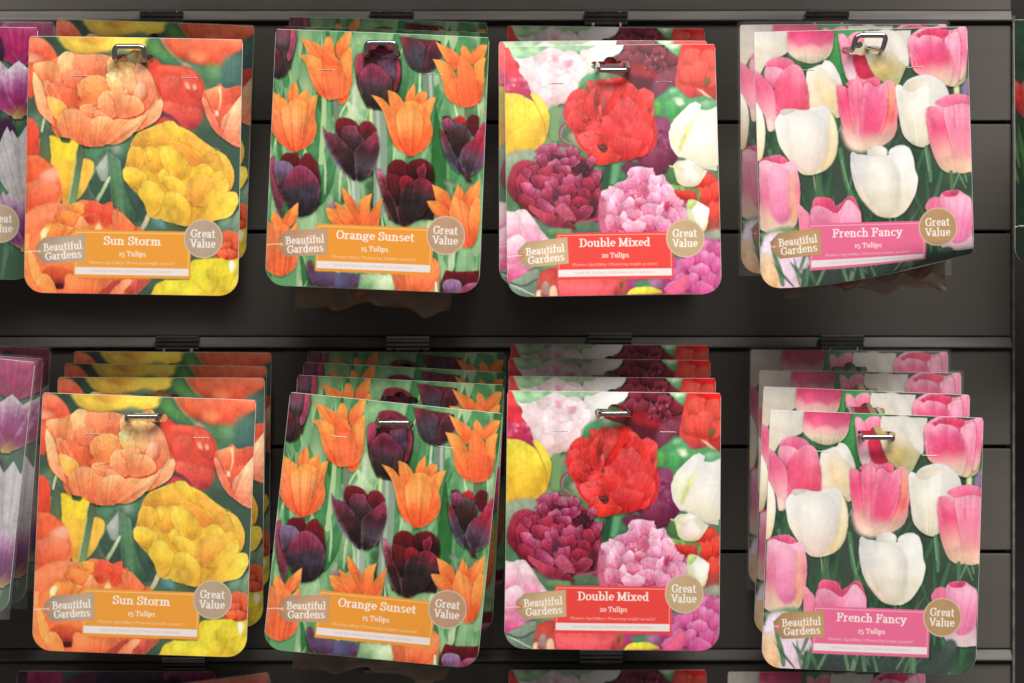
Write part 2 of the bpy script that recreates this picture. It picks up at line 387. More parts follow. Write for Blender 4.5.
    A.poly('440,265 500,285 510,340 470,430 425,510 430,350', '#D99A3C #F0BC48', soft=4, rim='#F6D878')
    A.poly('230,300 340,280 370,380 340,540 300,560', '#E09A38 #F0BE42', soft=10)
    A.poly('404,170! 450,185 432,300 400,520 384,575! 328,575! 362,430 384,280', '#6E9A58 #5A7E50 #4C5E42', soft=3, vein=.1)
    A.line('385,200 384,290 362,430 335,570', '#B8C480', 7, al=.7)
    A.poly('40,-20! 85,-5 120,40 132,100 132,240! 40,250!', '#C8402C #E2452F #E85A44', soft=4)
    A.poly('152,40! 180,40! 203,120 216,290! 128,270! 136,150', '#6A6A44 #50664A #46604E', soft=3)
    A.line('150,75 158,30 165,-10', '#CFD0A8', 9, al=.9)
    A.poly('40,240! 110,240 190,285 245,340 285,440 292,520 250,610 150,660 40,700!', '#EC6C44 #F0764C #EE6A44', soft=5)
    A.poly('40,255! 120,245 200,300 190,350 120,400 40,425!', '#E8502E #F0704A', rim='#F49070', halo=.2, soft=6)
    A.poly('140,365 230,330 268,375 240,430 160,425', '#F08A74 #F4A896', soft=14)
    A.poly('40,440! 140,400 240,430 272,480 240,560 150,610 40,640!', '#E4502E #EE6848 #F28A6C', soft=7, rim='#F4A080', ra=.45, halo=.18)
    A.poly('520,545! 560,480 610,393 624,405 580,500 545,560!', '#8FB078 #C9D0A8', soft=3)
    # lower flower
    A.frame(20, 200, 6.827)
    A.poly('860,60! 880,90 830,200! 850,215 905,120', '#B8A890 #C4B49C', soft=4)
    A.poly('930,120 1000,110 1010,200! 905,200! 910,150', '#3C7A74 #5A9A90', soft=8)
    A.poly('20,110! 90,60 160,30 250,18 340,30 430,0 500,8 560,30 620,28 665,68 730,108 790,180 850,215 905,545 850,600 790,650 20,660!', '#E8623C #F07C48 #F08450', soft=3)
    A.poly('40,110 150,40 270,20 340,60 300,160 160,200 60,260', '#EC6A44 #F49068', soft=12)
    A.petals(0, 0, [(395, 60, 60, 80, 5)], ['#E87838', '#F0A848'], '#F6CC78', vein=.15)
    A.petals(0, 0, [(500, 80, 62, 150, 8), (610, 100, 55, 150, 15)], ['#D03828', '#EC4C38', '#F06048'], '#F8937A', ra=.5)
    A.poly('645,75 700,85 750,130 800,200 660,210 640,150', '#E05A3A #F48A58', rim='#F8B088', halo=.3, ax='700,210 700,80', vein=.2)
    A.petals(0, 0, [(320, 125, 82, 100, -6), (230, 190, 60, 80, -20)], ['#EE7038', '#F48E48'], '#F8B068', ra=.5, vein=.15)
    A.poly('370,200! 395,150 425,108 455,140 492,195 485,215!', '#EE8250 #F4A878', rim='#F8D0A8', halo=.25)
    A.poly('520,200! 535,170 560,160 568,200!', '#F8C088 #F8D8A8', soft=4)
    A.petals(0, 0, [(265, 220, 105, 110, 0)], ['#D8502C', '#F07A38', '#F29A50'], '#F8D898', ra=.8, rw=8, vein=.15)
    A.poly('145,220 170,185 200,200 185,240 170,290 150,270', '#F8D898 #F8E8B8', soft=5)
    A.poly('30,230! 70,235 64,330 105,460 120,580 30,560!', '#F07A44 #F4985C', rim='#F8C078', halo=.2)
    A.poly('60,330 120,420 160,560 120,580 70,480', '#F09048 #F4A860', rim='#F8C880', halo=.25)
    A.petals(0, 0, [(255, 520, 105, 130, 5)], ['#7A1E20', '#C8452C', '#E06038'], '#F09050', halo=.4)
    A.poly('230,575 310,565 330,590 260,605', '#3A1418 #5A1C1C', soft=5)
    A.poly('130,510 190,505 235,560 262,640! 180,645! 120,575', '#F08040 #F6A860', rim='#F8C888', halo=.4, ax='240,630 140,510')
    A.poly('30,560! 110,570 200,630 190,660! 30,660!', '#EE6E3C #F08A50', rim='#F8B078', halo=.3)
    A.poly('300,620! 330,500 440,540 600,545 690,550 640,600 590,660! 320,660!', '#E85A34 #F07A4C #F49464', soft=3, vein=.2)
    A.poly('540,640 600,590 650,550 700,548 640,610 600,650', '#98302C #C24A40', soft=5)
    A.poly('600,655! 660,600 710,548 790,545 740,600 700,655!', '#EE7A58 #F49A78', vein=.2)
    A.poly('720,630 760,580 790,545 900,545! 850,600 790,650!', '#A83838 #CE5448', vein=.2, rim='#F0A090', ra=.3)
    A.poly('908,545! 985,545! 925,655! 790,655! 860,600', '#2E4E3C #44684A', soft=3)
    # lower right
    A.frame(104, 200, 6.827)
    A.poly('800,150 860,110 900,130 940,180 940,240 880,215 820,220', '#48785A #6E9C78', soft=14)
    A.poly('905,110 948,60! 948,260! 900,220', '#5E8A66 #7EA47C', soft=10)
    A.poly('760,400! 800,330 815,235 860,205 930,225 950,240! 950,410! 860,410', '#D64A2C #E8603C #EE7650', soft=3)
    A.petals(0, 0, [(860, 260, 45, 60, 20), (905, 300, 40, 60, 60), (850, 320, 36, 60, -10), (880, 370, 44, 60, 15), (830, 370, 35, 60, -20)], ['#D04028', '#EE6E48'], '#F8A080', halo=.4)
    A.poly('330,655! 372,575 440,545! 600,545! 612,425 700,403 800,396 880,410 960,390! 960,680!', '#EDC038 #F0D63C #EFDC38', soft=3, vein=.1)
    A.poly('420,560 600,555 690,600 650,650 450,655', '#E8D838 #D8E048', soft=30, al=.6)
    A.poly('640,450 700,430 820,440 780,520 680,560 630,520', '#E0DC40 #EED63C', soft=20, al=.8)
    A.petals(0, 0, [(800, 520, 95, 130, 5), (740, 580, 70, 90, -30), (880, 560, 60, 130, 20)], ['#D8BC34', '#EAD238'], '#F4E468', halo=.18, soft=7, ra=.4)
    A.poly('870,425 895,410 915,440 910,480 885,490', '#F2EED8 #F8F6EC', soft=8)
    # big apricot double
    A.frame(0, 10, 4)
    A.poly('130,215 175,205 225,190 270,165 330,180 400,178 470,192 545,212 605,250 628,320 657,370 642,430 590,470 545,490 490,530 430,542 350,547 290,518 222,500 200,450 150,400 130,300', '#E8663C #F07A48 #F08858', soft=2)
    O1 = ['#DC6040', '#EE8658', '#F4AC7C']; O2 = ['#E06644', '#F09262', '#F6BE8A']; O3 = ['#D65A40', '#EA7A58', '#F29E7C']
    P = lambda s, c, ax, **k: A.poly(s, c, ax=ax, **dict(dict(rim='#F9D6AE', rw=7, ra=.6, halo=.45, vein=.11), **k))
    P('225,210 245,175 270,165 300,185 295,235 262,295 225,290', '#EC7850 #F2B07A #F4CC9A', '260,290 260,165', rim='#F8E0C0')
    P('295,185 350,178 420,180 455,215 440,255 370,262 300,260', O3, '370,265 370,178', rim='#F4B080')
    P('440,190 500,200 545,225 560,290 530,340 470,310 430,240', '#EE8A50 #F2B070 #F4D494', '490,330 490,195', rim='#F8E8B0')
    P('545,213 600,250 632,330 628,385 590,430 545,430 525,370 545,300', '#E46040 #EE8462 #F0A080', '560,430 590,240', rim='#F8D8B0')
    P('540,300 580,290 590,340 560,370 535,350', '#EE9070 #F4B8A0', '560,360 560,290', rim=None, soft=14)
    P('130,218 175,205 222,212 228,270 195,315 160,290 142,255', O1, '190,310 170,205', rim='#F6C890')
    P('170,290 200,285 215,330 240,350 262,375 240,380 190,345', O3, '230,370 180,290')
    P('190,300 245,288 300,300 320,385 270,395 215,352', '#DE5232 #E96844 #EE7A54', '280,395 240,290', rim='#F8CBA8')
    P('250,250 320,240 330,300 300,310 262,300', O3, '290,310 290,240', rim='#F4A880', ra=.4)
    P('312,300 340,272 380,262 425,275 442,320 412,368 350,385 318,345', '#E4683C #F08C50 #F4B66C', '370,385 375,262', rim='#F6D090')
    P('425,262 470,250 510,270 500,330 450,330', '#F0A860 #F4D090 #F6E4B0', '460,330 470,250', rim='#F8ECC0')
    P('500,250 530,235 545,290 530,330 505,335', '#EE8A58 #F4D8A0', '515,335 530,235', rim='#F8ECC0')
    P('400,345 438,322 478,360 470,425 430,435 395,395', O2, '430,435 435,322')
    P('440,325 500,318 520,350 490,372 450,355', O2, '480,370 480,318')
    P('468,352 530,343 572,372 578,410 520,432 470,425', O2, '510,430 540,343')
    P('320,390 365,378 392,408 385,445 340,432', O1, '360,445 350,380', ra=.4)
    P('385,400 430,420 450,440 400,450 380,430', O3, '410,450 410,400', ra=.4)
    P('560,430 600,400 632,360 657,372 642,432 590,470 550,490 520,470', '#E86844 #F09A70 #F4B890', '560,480 640,370', rim='#F8DCC0')
    P('188,345 230,355 262,375 270,400 245,440 215,428 195,385', '#EE8A44 #F4AE50 #F4BE68', '230,440 215,350')
    P('130,250 148,262 172,310 188,370 208,420 226,472 190,442 155,402 134,330', '#E87850 #F2B080 #F6D0A0', '200,440 140,260', rim='#F8E0C0')
    P('222,470 240,420 275,395 315,400 350,430 390,448 360,547 290,518 222,502', O1, '300,530 290,395', rim='#F6B880', vein=.22)
    P('360,450 405,425 455,440 470,500 425,542 350,547 335,520', O2, '390,545 410,425', rim='#F8D0A0', vein=.22)
    P('425,465 470,438 530,440 592,420 560,470 500,528 440,540 405,520', O2, '420,535 540,420', rim='#F8C890', vein=.22)
    A.frill(400, 310, 200, 110, 60, ['#FAD8A8', '#F8C890', '#FBE6C4'], ['#D85838', '#CC4C34', '#E07048'], 51, size=(12, 36), al=.55)
    A.frill(440, 260, 110, 60, 34, ['#FBE8C0', '#F8D8A0'], ['#D86840', '#E08850'], 52, size=(8, 24), al=.6)
    # yellow double
    A.frame(104, 110, 6.827)
    A.poly('190,250 230,170 330,120 440,90 480,80 520,115 600,150 680,210 780,280 850,320 900,420 895,520 870,562 920,570 938,625 915,680 870,735 780,755 680,800 560,785 480,772 420,742 340,742 310,690 262,605 215,550 180,520 140,460 150,400 165,340', '#DCA238 #EAB63C #ECBA42', soft=2.2, rim='#F4DA6A', rw=8)
    Y1 = ['#DC9036', '#EAAC3E', '#EFBE4A']; Y2 = ['#DEA034', '#ECBC3C', '#F0CE50']; Y3 = ['#DC8A38', '#E9A240', '#EFB84C']
    P = lambda s, c, ax, **k: A.poly(s, c, ax=ax, **dict(dict(rim='#F8E078', rw=7, ra=.55, halo=.3, vein=.08), **k))
    P('190,255 230,172 330,120 440,90 560,140 640,190 600,262 500,232 400,240 300,262', Y1, '400,262 400,90')
    P('410,92 480,80 520,115 600,150 650,190 640,250 560,230 460,170', Y2, '560,240 500,90')
    P('560,160 680,210 780,282 850,330 820,410 720,400 680,300 610,250', Y3, '640,330 760,270')
    P('780,282 850,322 902,420 895,520 850,570 815,490 830,390', Y1, '840,540 850,330')
    P('480,250 560,250 640,300 695,362 655,395 590,372 535,310', '#D87A34 #E8963E #EEA048', '660,390 500,250', rim='#F2BC50', ra=.4)
    P('190,260 265,262 295,330 250,410 195,400 162,350', Y1, '220,410 220,255')
    P('278,272 350,255 405,300 425,385 360,430 298,385', Y1, '360,430 340,255', rim='#F4D468')
    P('300,280 340,270 350,320 320,350', Y2, '325,350 320,270', ra=.3, soft=5)
    P('395,255 475,268 560,330 605,402 560,470 462,445 410,380', Y2, '500,470 470,260')
    P('640,395 700,370 760,420 750,480 660,470', Y2, '700,480 700,375')
    P('145,400 220,395 290,430 305,480 262,535 200,522 142,465', Y2, '220,530 220,395')
    P('380,440 420,400 445,430 440,480 400,500', Y2, '410,500 420,400')
    P('420,455 480,455 560,505 575,590 480,560 428,520', Y2, '500,580 480,455')
    P('240,560 300,488 370,505 422,570 432,625 392,690 330,735 290,650', Y2, '330,720 330,488')
    P('580,500 650,445 725,455 775,505 765,585 680,650 620,655 578,600', Y3, '650,655 690,450')
    P('760,440 830,430 850,500 830,580 770,560', Y1, '800,580 800,430')
    P('655,660 740,560 845,470 868,520 845,585 760,640', Y2, '690,660 850,480')
    P('430,580 500,560 560,600 605,665 590,790 480,772 400,735', Y2, '500,770 500,560')
    P('450,690 500,650 540,690 545,760 500,775 450,740', '#C49A38 #D0A040', '500,770 500,650', rim=None, halo=0, soft=22)
    P('640,760 680,690 780,620 872,562 922,570 938,625 915,682 870,735 780,757 700,800', Y2, '680,780 900,580', rim='#F8EC88')
    A.frame(104, 110, 6.827)
    A.frill(520, 430, 330, 290, 46, ['#FAE480', '#F6DA68'], ['#D08C2C', '#D89830'], 53, size=(30, 90), al=.4)
    A.frame(20, 200, 6.827)
    A.frill(420, 130, 330, 100, 46, ['#F8C088', '#F8D098', '#F89878'], ['#C84028', '#D85030'], 54, size=(16, 50), al=.5)
    A.frame(114, 30, 6.827)
    A.frill(470, 440, 130, 170, 34, ['#EE8468', '#F09478'], ['#B42C2C', '#A82838'], 55, size=(20, 60), al=.4)
    gm = np.clip((A.img[..., 1]-A.img[..., 0])*8, 0, 1)
    g3 = A.img.mean(-1, keepdims=True)
    A.img = A.img+(g3-A.img)*.32*gm[..., None]
    A.img[..., 2] *= .92+.06*gm
    tone(A, .95, .03, 1.0)
    furniture(A, 'Sun Storm', 316, 552, '15 Tulips', 'Flowers April/May | Flowering height 40cm/16"', '#F0A03C', '#F8D49A', '#B9A18A', warp=.9)
    return A

def art_orange():
    A = Art([(276, 28), (490, 34.5), (480, 296), (263, 288)], '#5C9C74')
    G = ['#3E8A5C', '#2F7048', '#7FB894', '#A8D0B4', '#5AA078', '#4C8E66', '#8CC0A0']
    A.blobs(60, (0, 0, CW, CH), G, (20, 60), 24, 5, asp=2.0)
    A.blades(110, (-20, 120, CW+20, CH+250), G+['#B8D4BC', '#2C6444', '#387A52'], 11, w=(18, 64), L=(180, 460), lean=.16)
    A.blades(40, (-20, 200, CW+20, CH+200), ['#BCDCC0', '#98C8A0', '#D0E0C8'], 12, w=(5, 12), L=(120, 300))
    A.blobs(10, (300, 560, 560, 700), ['#2C4A3C', '#3A5A48', '#24382E'], (12, 34), 14, 6)
    A.blobs(14, (680, 560, 800, 760), ['#5A6A60', '#7A8A7C', '#3E5848', '#8E9A90'], (8, 26), 8, 7)
    def D(s, ax, c='#1C1622 #322A3A #54202F #7C2A3E', **k):
        A.poly(s, c, ax=ax, **dict(dict(rim='#B04E62', rw=5, ra=.8, halo=.45, vein=.12, mott=.16), **k))
    R = '#3A1826 #581A28 #7A1E2C'
    def O(s, ax, c='#EE5A34 #F0713C #F28C44 #F5A04C', **k):
        A.poly(s, c, ax=ax, **dict(dict(rim='#F8AE5C', rw=5, ra=.5, halo=.22, vein=.14), **k))
    A.frame(262, 20, 6.827)
    A.poly('600,600 640,430 660,600 700,683 560,683', '#9CC8B0 #C8DCD0', soft=16)
    # stems
    for s, w, c in (('508,540 512,700 516,960', 24, '#6E8270'), ('425,520 420,700 400,980', 20, '#9CC8A0'), ('590,570 610,640 640,760', 16, '#BCD8B0'), ('755,600 752,700', 20, '#C4D89C')):
        A.line(s, c, w)
    A.frame(345, 20, 6.827)
    A.line('572,350 578,520 572,600', '#6E8A84', 44); A.line('586,360 592,520', '#A0B8B0', 12)
    A.line('850,590 850,640', '#5E7A5C', 36); A.line('235,600 245,900 240,1300', '#7E9C94', 54); A.line('225,600 232,900 228,1300', '#9CB8AC', 14)
    A.frame(262, 110, 6.827)
    A.line('634,480 640,600 640,700', '#90B0A8', 36); A.line('622,490 628,690', '#B8D0C4', 9)
    A.frame(345, 110, 6.827)
    A.line('850,480 850,620', '#5E8A70', 34)
    A.frame(262, 20, 6.827)
    # top-left dark tulip
    D('85,50! 225,50! 232,120 215,230 190,330 150,380 115,395 70,370!', '130,395 130,50', '#30242C #3E3438 #4A4046 #7A4256')
    D('88,190 120,215 140,270 130,330 110,390 75,380!', '110,390 100,190', rim='#8A3C50')
    D('195,50! 232,50! 235,120 215,220 185,280 170,240 190,150', '180,280 215,50', '#6A3044 #A04058 #B8506A', rim='#C0708C')
    # top-centre dark tulip
    D('640,260 665,225 695,215 710,150 790,130 880,160 925,220 945,300 940,420 900,600 740,600 700,560 650,430', '760,600 780,150')
    D('635,270 665,220 700,250 690,330 655,400 640,340', '660,400 670,220', '#4A2838 #A03A50 #B84A60')
    D('700,260 720,220 790,200 860,215 880,260 800,290 730,290', '790,290 790,200', '#241018 #4A1626 #641C30')
    D('790,280 870,250 925,240 948,330 940,430 900,480 860,380', '880,480 870,250', '#2E2A36 #5A4660 #7A4A60')
    D('915,240 945,290 948,380 925,470 900,470 920,360', '915,470 930,250', '#6A2434 #B04050')
    D('742,285! 800,305 862,365 892,410 888,480 862,520 862,598 740,600 700,555 660,440 658,390 695,320', '770,600 750,285', '#241C24 #363038 #4A3844 #82344C #9C4058')
    # orange A
    O('420,230 430,130 452,100! 480,120 495,190 500,260', '460,260 455,100')
    O('500,180 540,110 570,78! 616,72! 600,170 560,240 525,260', '540,260 590,80')
    O('262,115! 330,130 400,165 430,200 440,270 400,310 330,240', '420,300 270,115')
    O('610,180 616,330 600,440 590,540 520,560 530,300 550,230', '560,540 600,190')
    O('245,232! 320,232 380,250 430,300 470,420 480,540 430,535 380,500 340,430 300,300', '430,530 270,235')
    O('420,180! 470,200 530,280 560,370 592,440 560,520 500,540 440,535 420,400', '490,540 430,180', '#F0623C #F27444 #EE6A3C #F08048')
    O('545,290 560,240 600,200 614,300 616,420 590,500 540,535 585,440', '560,530 605,200')
    A.poly('430,230 520,290 535,300 440,300', '#DE5428 #E86434', soft=3, al=.8)
    # orange left-mid
    A.frame(250, 10, 4)
    O('146,350 160,310 185,282! 192,320 196,360 180,400', '170,400 185,284')
    O('190,360 205,330 236,316! 236,350 225,390 200,400', '200,400 235,318')
    O('92,328! 120,345 145,365 160,420 140,480 90,500! 84,420', '110,480 94,330')
    O('272,338! 250,345 225,365 205,420 210,500 250,510 268,470 262,445 262,400', '225,500 270,340')
    O('150,380 175,355 200,360 225,380 228,470 190,520 150,480', '190,500 185,356')
    O('84,400! 100,395 125,430 150,500 178,568 150,562 110,530 82,480!', '150,560 90,400', '#EA5236 #F06E44 #F28A50')
    O('262,445 268,470 260,510 235,545 205,563 178,569 190,500 215,430 245,390', '190,569 250,400', '#EC5434 #F07040 #F28A4C')
    O('125,400 160,385 195,385 225,400 232,450 215,520 180,569 150,530 130,470', '180,569 178,385', '#EC4E32 #F0703E #F49658 #F49A50', vein=.24, ra=.3)
    # orange right-mid
    O('622,350 640,315 662,284! 664,320 660,360 640,390', '640,390 661,286')
    O('662,350 680,325 710,322! 710,350 695,385 665,390', '672,390 709,324')
    O('552,318! 580,325 605,350 630,390 640,440 590,460 560,380', '610,450 554,320')
    O('484,336! 515,345 545,365 575,410 600,470 600,560 565,520 550,460 530,400', '590,540 488,338')
    O('748,346! 720,350 690,375 665,420 660,500 690,540 722,480 724,430', '680,530 746,348')
    O('600,390 640,360 680,370 700,400 680,500 620,500', '645,500 645,362')
    O('724,440 734,480 728,520 705,555 670,578 642,583 650,500 680,430 705,390', '650,583 715,400', '#EE5230 #F06A36 #F28642')
    O('550,450 575,420 610,480 640,583 610,570 580,540 560,500', '630,583 560,430', '#EE5030 #F06A38 #F28448')
    O('590,410 640,385 680,400 695,450 680,530 643,584 610,540 592,480', '643,584 640,385', '#F04A2C #F06834 #F49A50 #F49C4C', vein=.24, ra=.3)
    # orange right-top (D)
    A.frame(345, 20, 6.827)
    A.poly('378,98! 660,130! 650,260 600,330 545,345 470,330 420,260', '#2C2830 #3A3840 #6A2838', soft=2, vein=.12)
    D('380,100! 470,108 545,150 555,200 545,345 480,335 425,270', '510,340 420,100', '#34323C #444050 #7A2C3C', rim='#A04058')
    D('560,200 600,125 640,135 665,200 650,270 600,335 550,345 552,240', '570,345 610,125', '#302630 #4A2A3A #6A2E40', rim='#A04058')
    O('790,210 810,150! 850,190 870,260 830,280', '840,280 812,150')
    O('980,150! 930,150 880,190 850,260 890,290 950,240', '870,290 975,150')
    O('620,130! 690,165 750,195 785,240 760,330 700,270 655,200', '760,320 622,130')
    O('965,240 960,290 950,350 955,420 940,520 880,580 870,420 900,280', '900,580 960,245')
    O('602,255! 670,262 720,290 760,360 800,480 800,580 740,560 690,500 660,380', '770,570 610,256')
    O('785,230 840,260 890,330 930,430 935,520 880,580 820,590 790,570 770,400', '840,590 790,230', '#EE5A38 #F06A3C #F07A40')
    O('885,310 910,262 962,240 955,330 958,420 940,520 920,540 925,440', '925,540 950,250')
    # dark E centre (frame 262,110)
    A.frame(262, 110, 6.827)
    D('510,160 508,80 540,55! 600,60 650,95 700,180 640,280 560,220', '600,260 570,55', R, rim='#8A2C3C')
    D('670,105 700,75! 740,80 775,120 780,150 700,230 670,190', '700,230 730,75', '#2A1C24 #5C1E2E #8A2436', rim='#A03448')
    D('545,190 545,130 580,108 640,112 665,160 700,210 640,300 600,280', '620,300 610,108', '#2C1C26 #44323E #8A3C50', rim='#A8607A')
    D('415,115! 440,150 500,170 560,220 610,270 635,320 640,480 600,470 540,410 470,300 430,210', '610,480 430,150', '#221418 #34242C #5A3040 #8C3850', rim='#8E7C98')
    A.poly('415,150 450,260 500,350 560,420 610,470 560,440 480,350 435,240', '#7A7490 #908AA8', soft=8, al=.75)
    D('780,140! 800,200 802,290 770,400 720,470 650,485 630,320 650,260 720,200', '680,485 750,170', '#2A242C #4C4450 #46283A #963246', rim='#A8687E')
    # dark F left
    D('130,330 160,300! 240,310 250,400 200,420 130,400', '190,420 190,305', R, rim='#7A2436')
    D('240,380 285,310 320,300! 375,370 395,480 380,520 300,440', '350,500 310,300', R, rim='#9A3044')
    D('50,340 75,320! 90,370 110,480 150,600 130,760! 95,700 60,560 48,440', '120,700 70,330', '#54303C #8A3C4E #A04A5C', rim='#B890A0')
    D('75,420 85,370 130,355 180,365 212,410 170,480 130,580 100,520', '130,580 140,355', '#34242E #5A4658 #7A6484', rim='#9C8CAC')
    A.frame(250, 160, 4); D('182,30 215,28 255,60 276,100 280,160 255,215 195,237 150,200 128,130 126,105 145,65', '200,237 190,28', '#201A26 #2E2838 #403A4C #702E42 #923850', rim='#A06078')
    # dark G right-centre
    A.frame(345, 110, 6.827)
    D('290,440 300,380 345,345 400,350 440,400 440,470 340,500', '370,500 360,345', R, rim='#70202E')
    D('430,380 480,342 545,340 600,390 612,450 605,510 520,500 450,460', '520,510 520,340', '#1E1014 #3A141C #70202A', rim='#7A2430')
    D('492,410 520,385 545,362! 560,410 550,470 510,470', '530,470 545,362', '#5A1A28 #A03048', rim='#C05870')
    D('285,455 340,445 380,460 420,445 470,485 420,560 360,660 320,620', '350,650 350,445', '#2A181E #4A2028 #6A2230', rim='#A02C40')
    D('375,480 420,450 470,490 400,560 375,540', '400,560 420,450', '#6A1A28 #A02838', rim='#B03850')
    D('215,400! 240,410 275,460 300,560 355,650 360,760! 300,760! 260,600 225,480', '330,700 230,410', '#5A1A26 #A03448 #C06078', rim='#D8A0AC')
    D('515,465! 560,480 600,510 620,560 610,760! 420,760! 370,650 380,600 440,520', '470,740 530,465', '#241C24 #38303A #4A3440 #A02E40', rim='#B04458')
    A.frame(250, 160, 4)
    D('600,140 650,90 690,70! 735,100 740,150 700,220 640,265 600,260', '640,265 690,75', '#241A20 #302830 #3C303C #8A2A3A', rim='#A84458')
    D('505,40! 530,60 565,150 590,195 600,262 570,250 540,190', '590,250 510,45', '#241A20 #34202A #7A2636 #C07888', rim='#C48898')
    # dark H right
    A.frame(345, 110, 6.827)
    D('668,40! 720,40 750,110 740,180 690,160', '720,180 680,40', R, rim='#8A3048')
    D('745,60 790,30! 830,60 820,120 760,110', '790,120 790,35', '#8A1E28 #C03034', rim='#D05050')
    D('835,70 870,25! 915,35 922,80 900,170 850,150', '870,170 890,30', '#4A1824 #6A2034', rim='#8A3450')
    D('670,70 720,50 750,100 720,150 680,130', '710,150 710,55', '#5A2038 #A05070', rim='#C08098')
    D('700,150 760,80! 790,80 850,130 865,190 800,320 750,300 710,220', '780,310 790,80', '#2A1C22 #3E2A30 #5A4450', rim='#8E7C90')
    D('648,130! 690,160 720,220 750,290 770,320 820,420 830,450 760,420 700,340 665,230', '800,440 660,140', '#3A3444 #4A4050 #8A2030', rim='#8A94A8')
    D('972,70! 930,100 880,190 830,230 790,300 790,370 840,450 900,430 958,380!', '850,450 960,80', '#2E2A38 #5E4456 #A02438 #C43C54', rim='#A88098', vein=.2)
    D('820,440 850,440 870,495! 840,490', '840,495 840,440', '#2C2430 #3A3040', soft=3)
    # lower orange flowers (frame 250,160 x4)
    A.frame(250, 160, 4)
    O('365,110! 400,145 425,190 400,200 375,170', '400,200 365,112')
    O('490,138! 455,155 430,190 440,270! 490,270! 480,200', '450,260 488,140')
    O('535,155! 505,180 480,220 460,275! 515,275! 525,200', '480,275 533,157')
    O('300,200! 345,200 400,230 420,270! 325,260', '390,270 305,200')
    O('335,170! 375,190 420,195 440,240 430,275! 380,262 350,220', '420,275 337,172')
    A.poly('310,170 335,180 345,200 310,195', '#8A6A6A #B09AA0', soft=5)
    O('190,175! 155,205 125,250 140,290! 185,240', '140,290 188,178')
    O('85,208! 115,235 130,265 110,290 78,260', '110,290 88,210')
    O('66,255! 110,270 150,290 185,255 186,330 185,420 155,460 110,475 70,460 56,440!', '110,475 100,255', '#E86040 #F07448 #F28A4C')
    O('120,270 150,280 160,380 130,470 95,460 100,340', '120,470 135,270', '#EC5C38 #F07840', vein=.2)
    O('730,100! 775,120 805,150 800,215 750,170', '800,210 732,102')
    O('835,95! 855,125 860,170 830,170 820,140', '840,170 835,97')
    O('925,80! 880,115 855,160 880,200 920,150', '870,200 922,82')
    O('708,168! 760,170 800,210 815,260 780,250 730,210', '800,250 712,168')
    O('815,145! 860,170 885,220 910,320 880,355 850,350 820,260 800,215', '870,355 820,145', '#EE5C38 #F07C44 #F2984C')
    O('922,150 925,230 912,320 885,352 880,240 890,180', '900,350 920,155')
    # bottom strip
    D('220,425 240,410! 260,455! 480,470! 440,520 300,520! 235,515!', '300,520 300,420', '#46304A #5C4A68 #7A4458', rim='#8A5A70')
    A.poly('340,462! 400,462! 400,520! 330,520!', '#4E4A68 #605C80', soft=6)
    A.poly('440,465! 560,470! 540,525! 430,525!', '#6AA880 #A8D0B0', soft=8); A.poly('510,470! 575,470! 580,530! 480,530!', '#B8DCC0 #D8ECD8', soft=10, al=.8)
    O('565,465! 742,400 742,530 580,530!', '650,530 650,440', '#E8603C #F07C4C #F08A50')
    A.line('745,500 748,540', '#E8F0DC', 8)
    D('765,500 785,450! 830,455 920,450! 925,540! 760,540!', '840,540 840,450', R, rim='#A04860')
    D('775,500 800,485 840,490 850,520 820,545 780,540', '810,545 810,485', '#4A2A44 #8A6088 #A888A8', rim='#C8A8C0')
    D('835,540 870,505 920,500 925,530 880,548', '880,545 890,500', '#7A3048 #A85070', rim='#D090A8')
    gm = np.clip((A.img[..., 1]-A.img[..., 0])*6, 0, 1)
    A.img[..., 2] *= 1-.12*gm
    A.img[..., 0] *= 1+.10*gm
    dk = np.clip((.34-A.img.mean(-1))*8, 0, 1)
    A.img[..., 2] *= 1-.22*dk
    A.img[..., 1] *= 1-.05*dk
    A.img = np.where(A.img < .32, A.img*(.72+.28*A.img/.32), A.img)
    tone(A, .93, .005, 1.0)
    furniture(A, 'Orange Sunset', 276, 595, '15 Tulips', 'Flowers May | Flowering height 50cm/20"', '#F09C38', '#F8D090', '#BE9878')
    return A

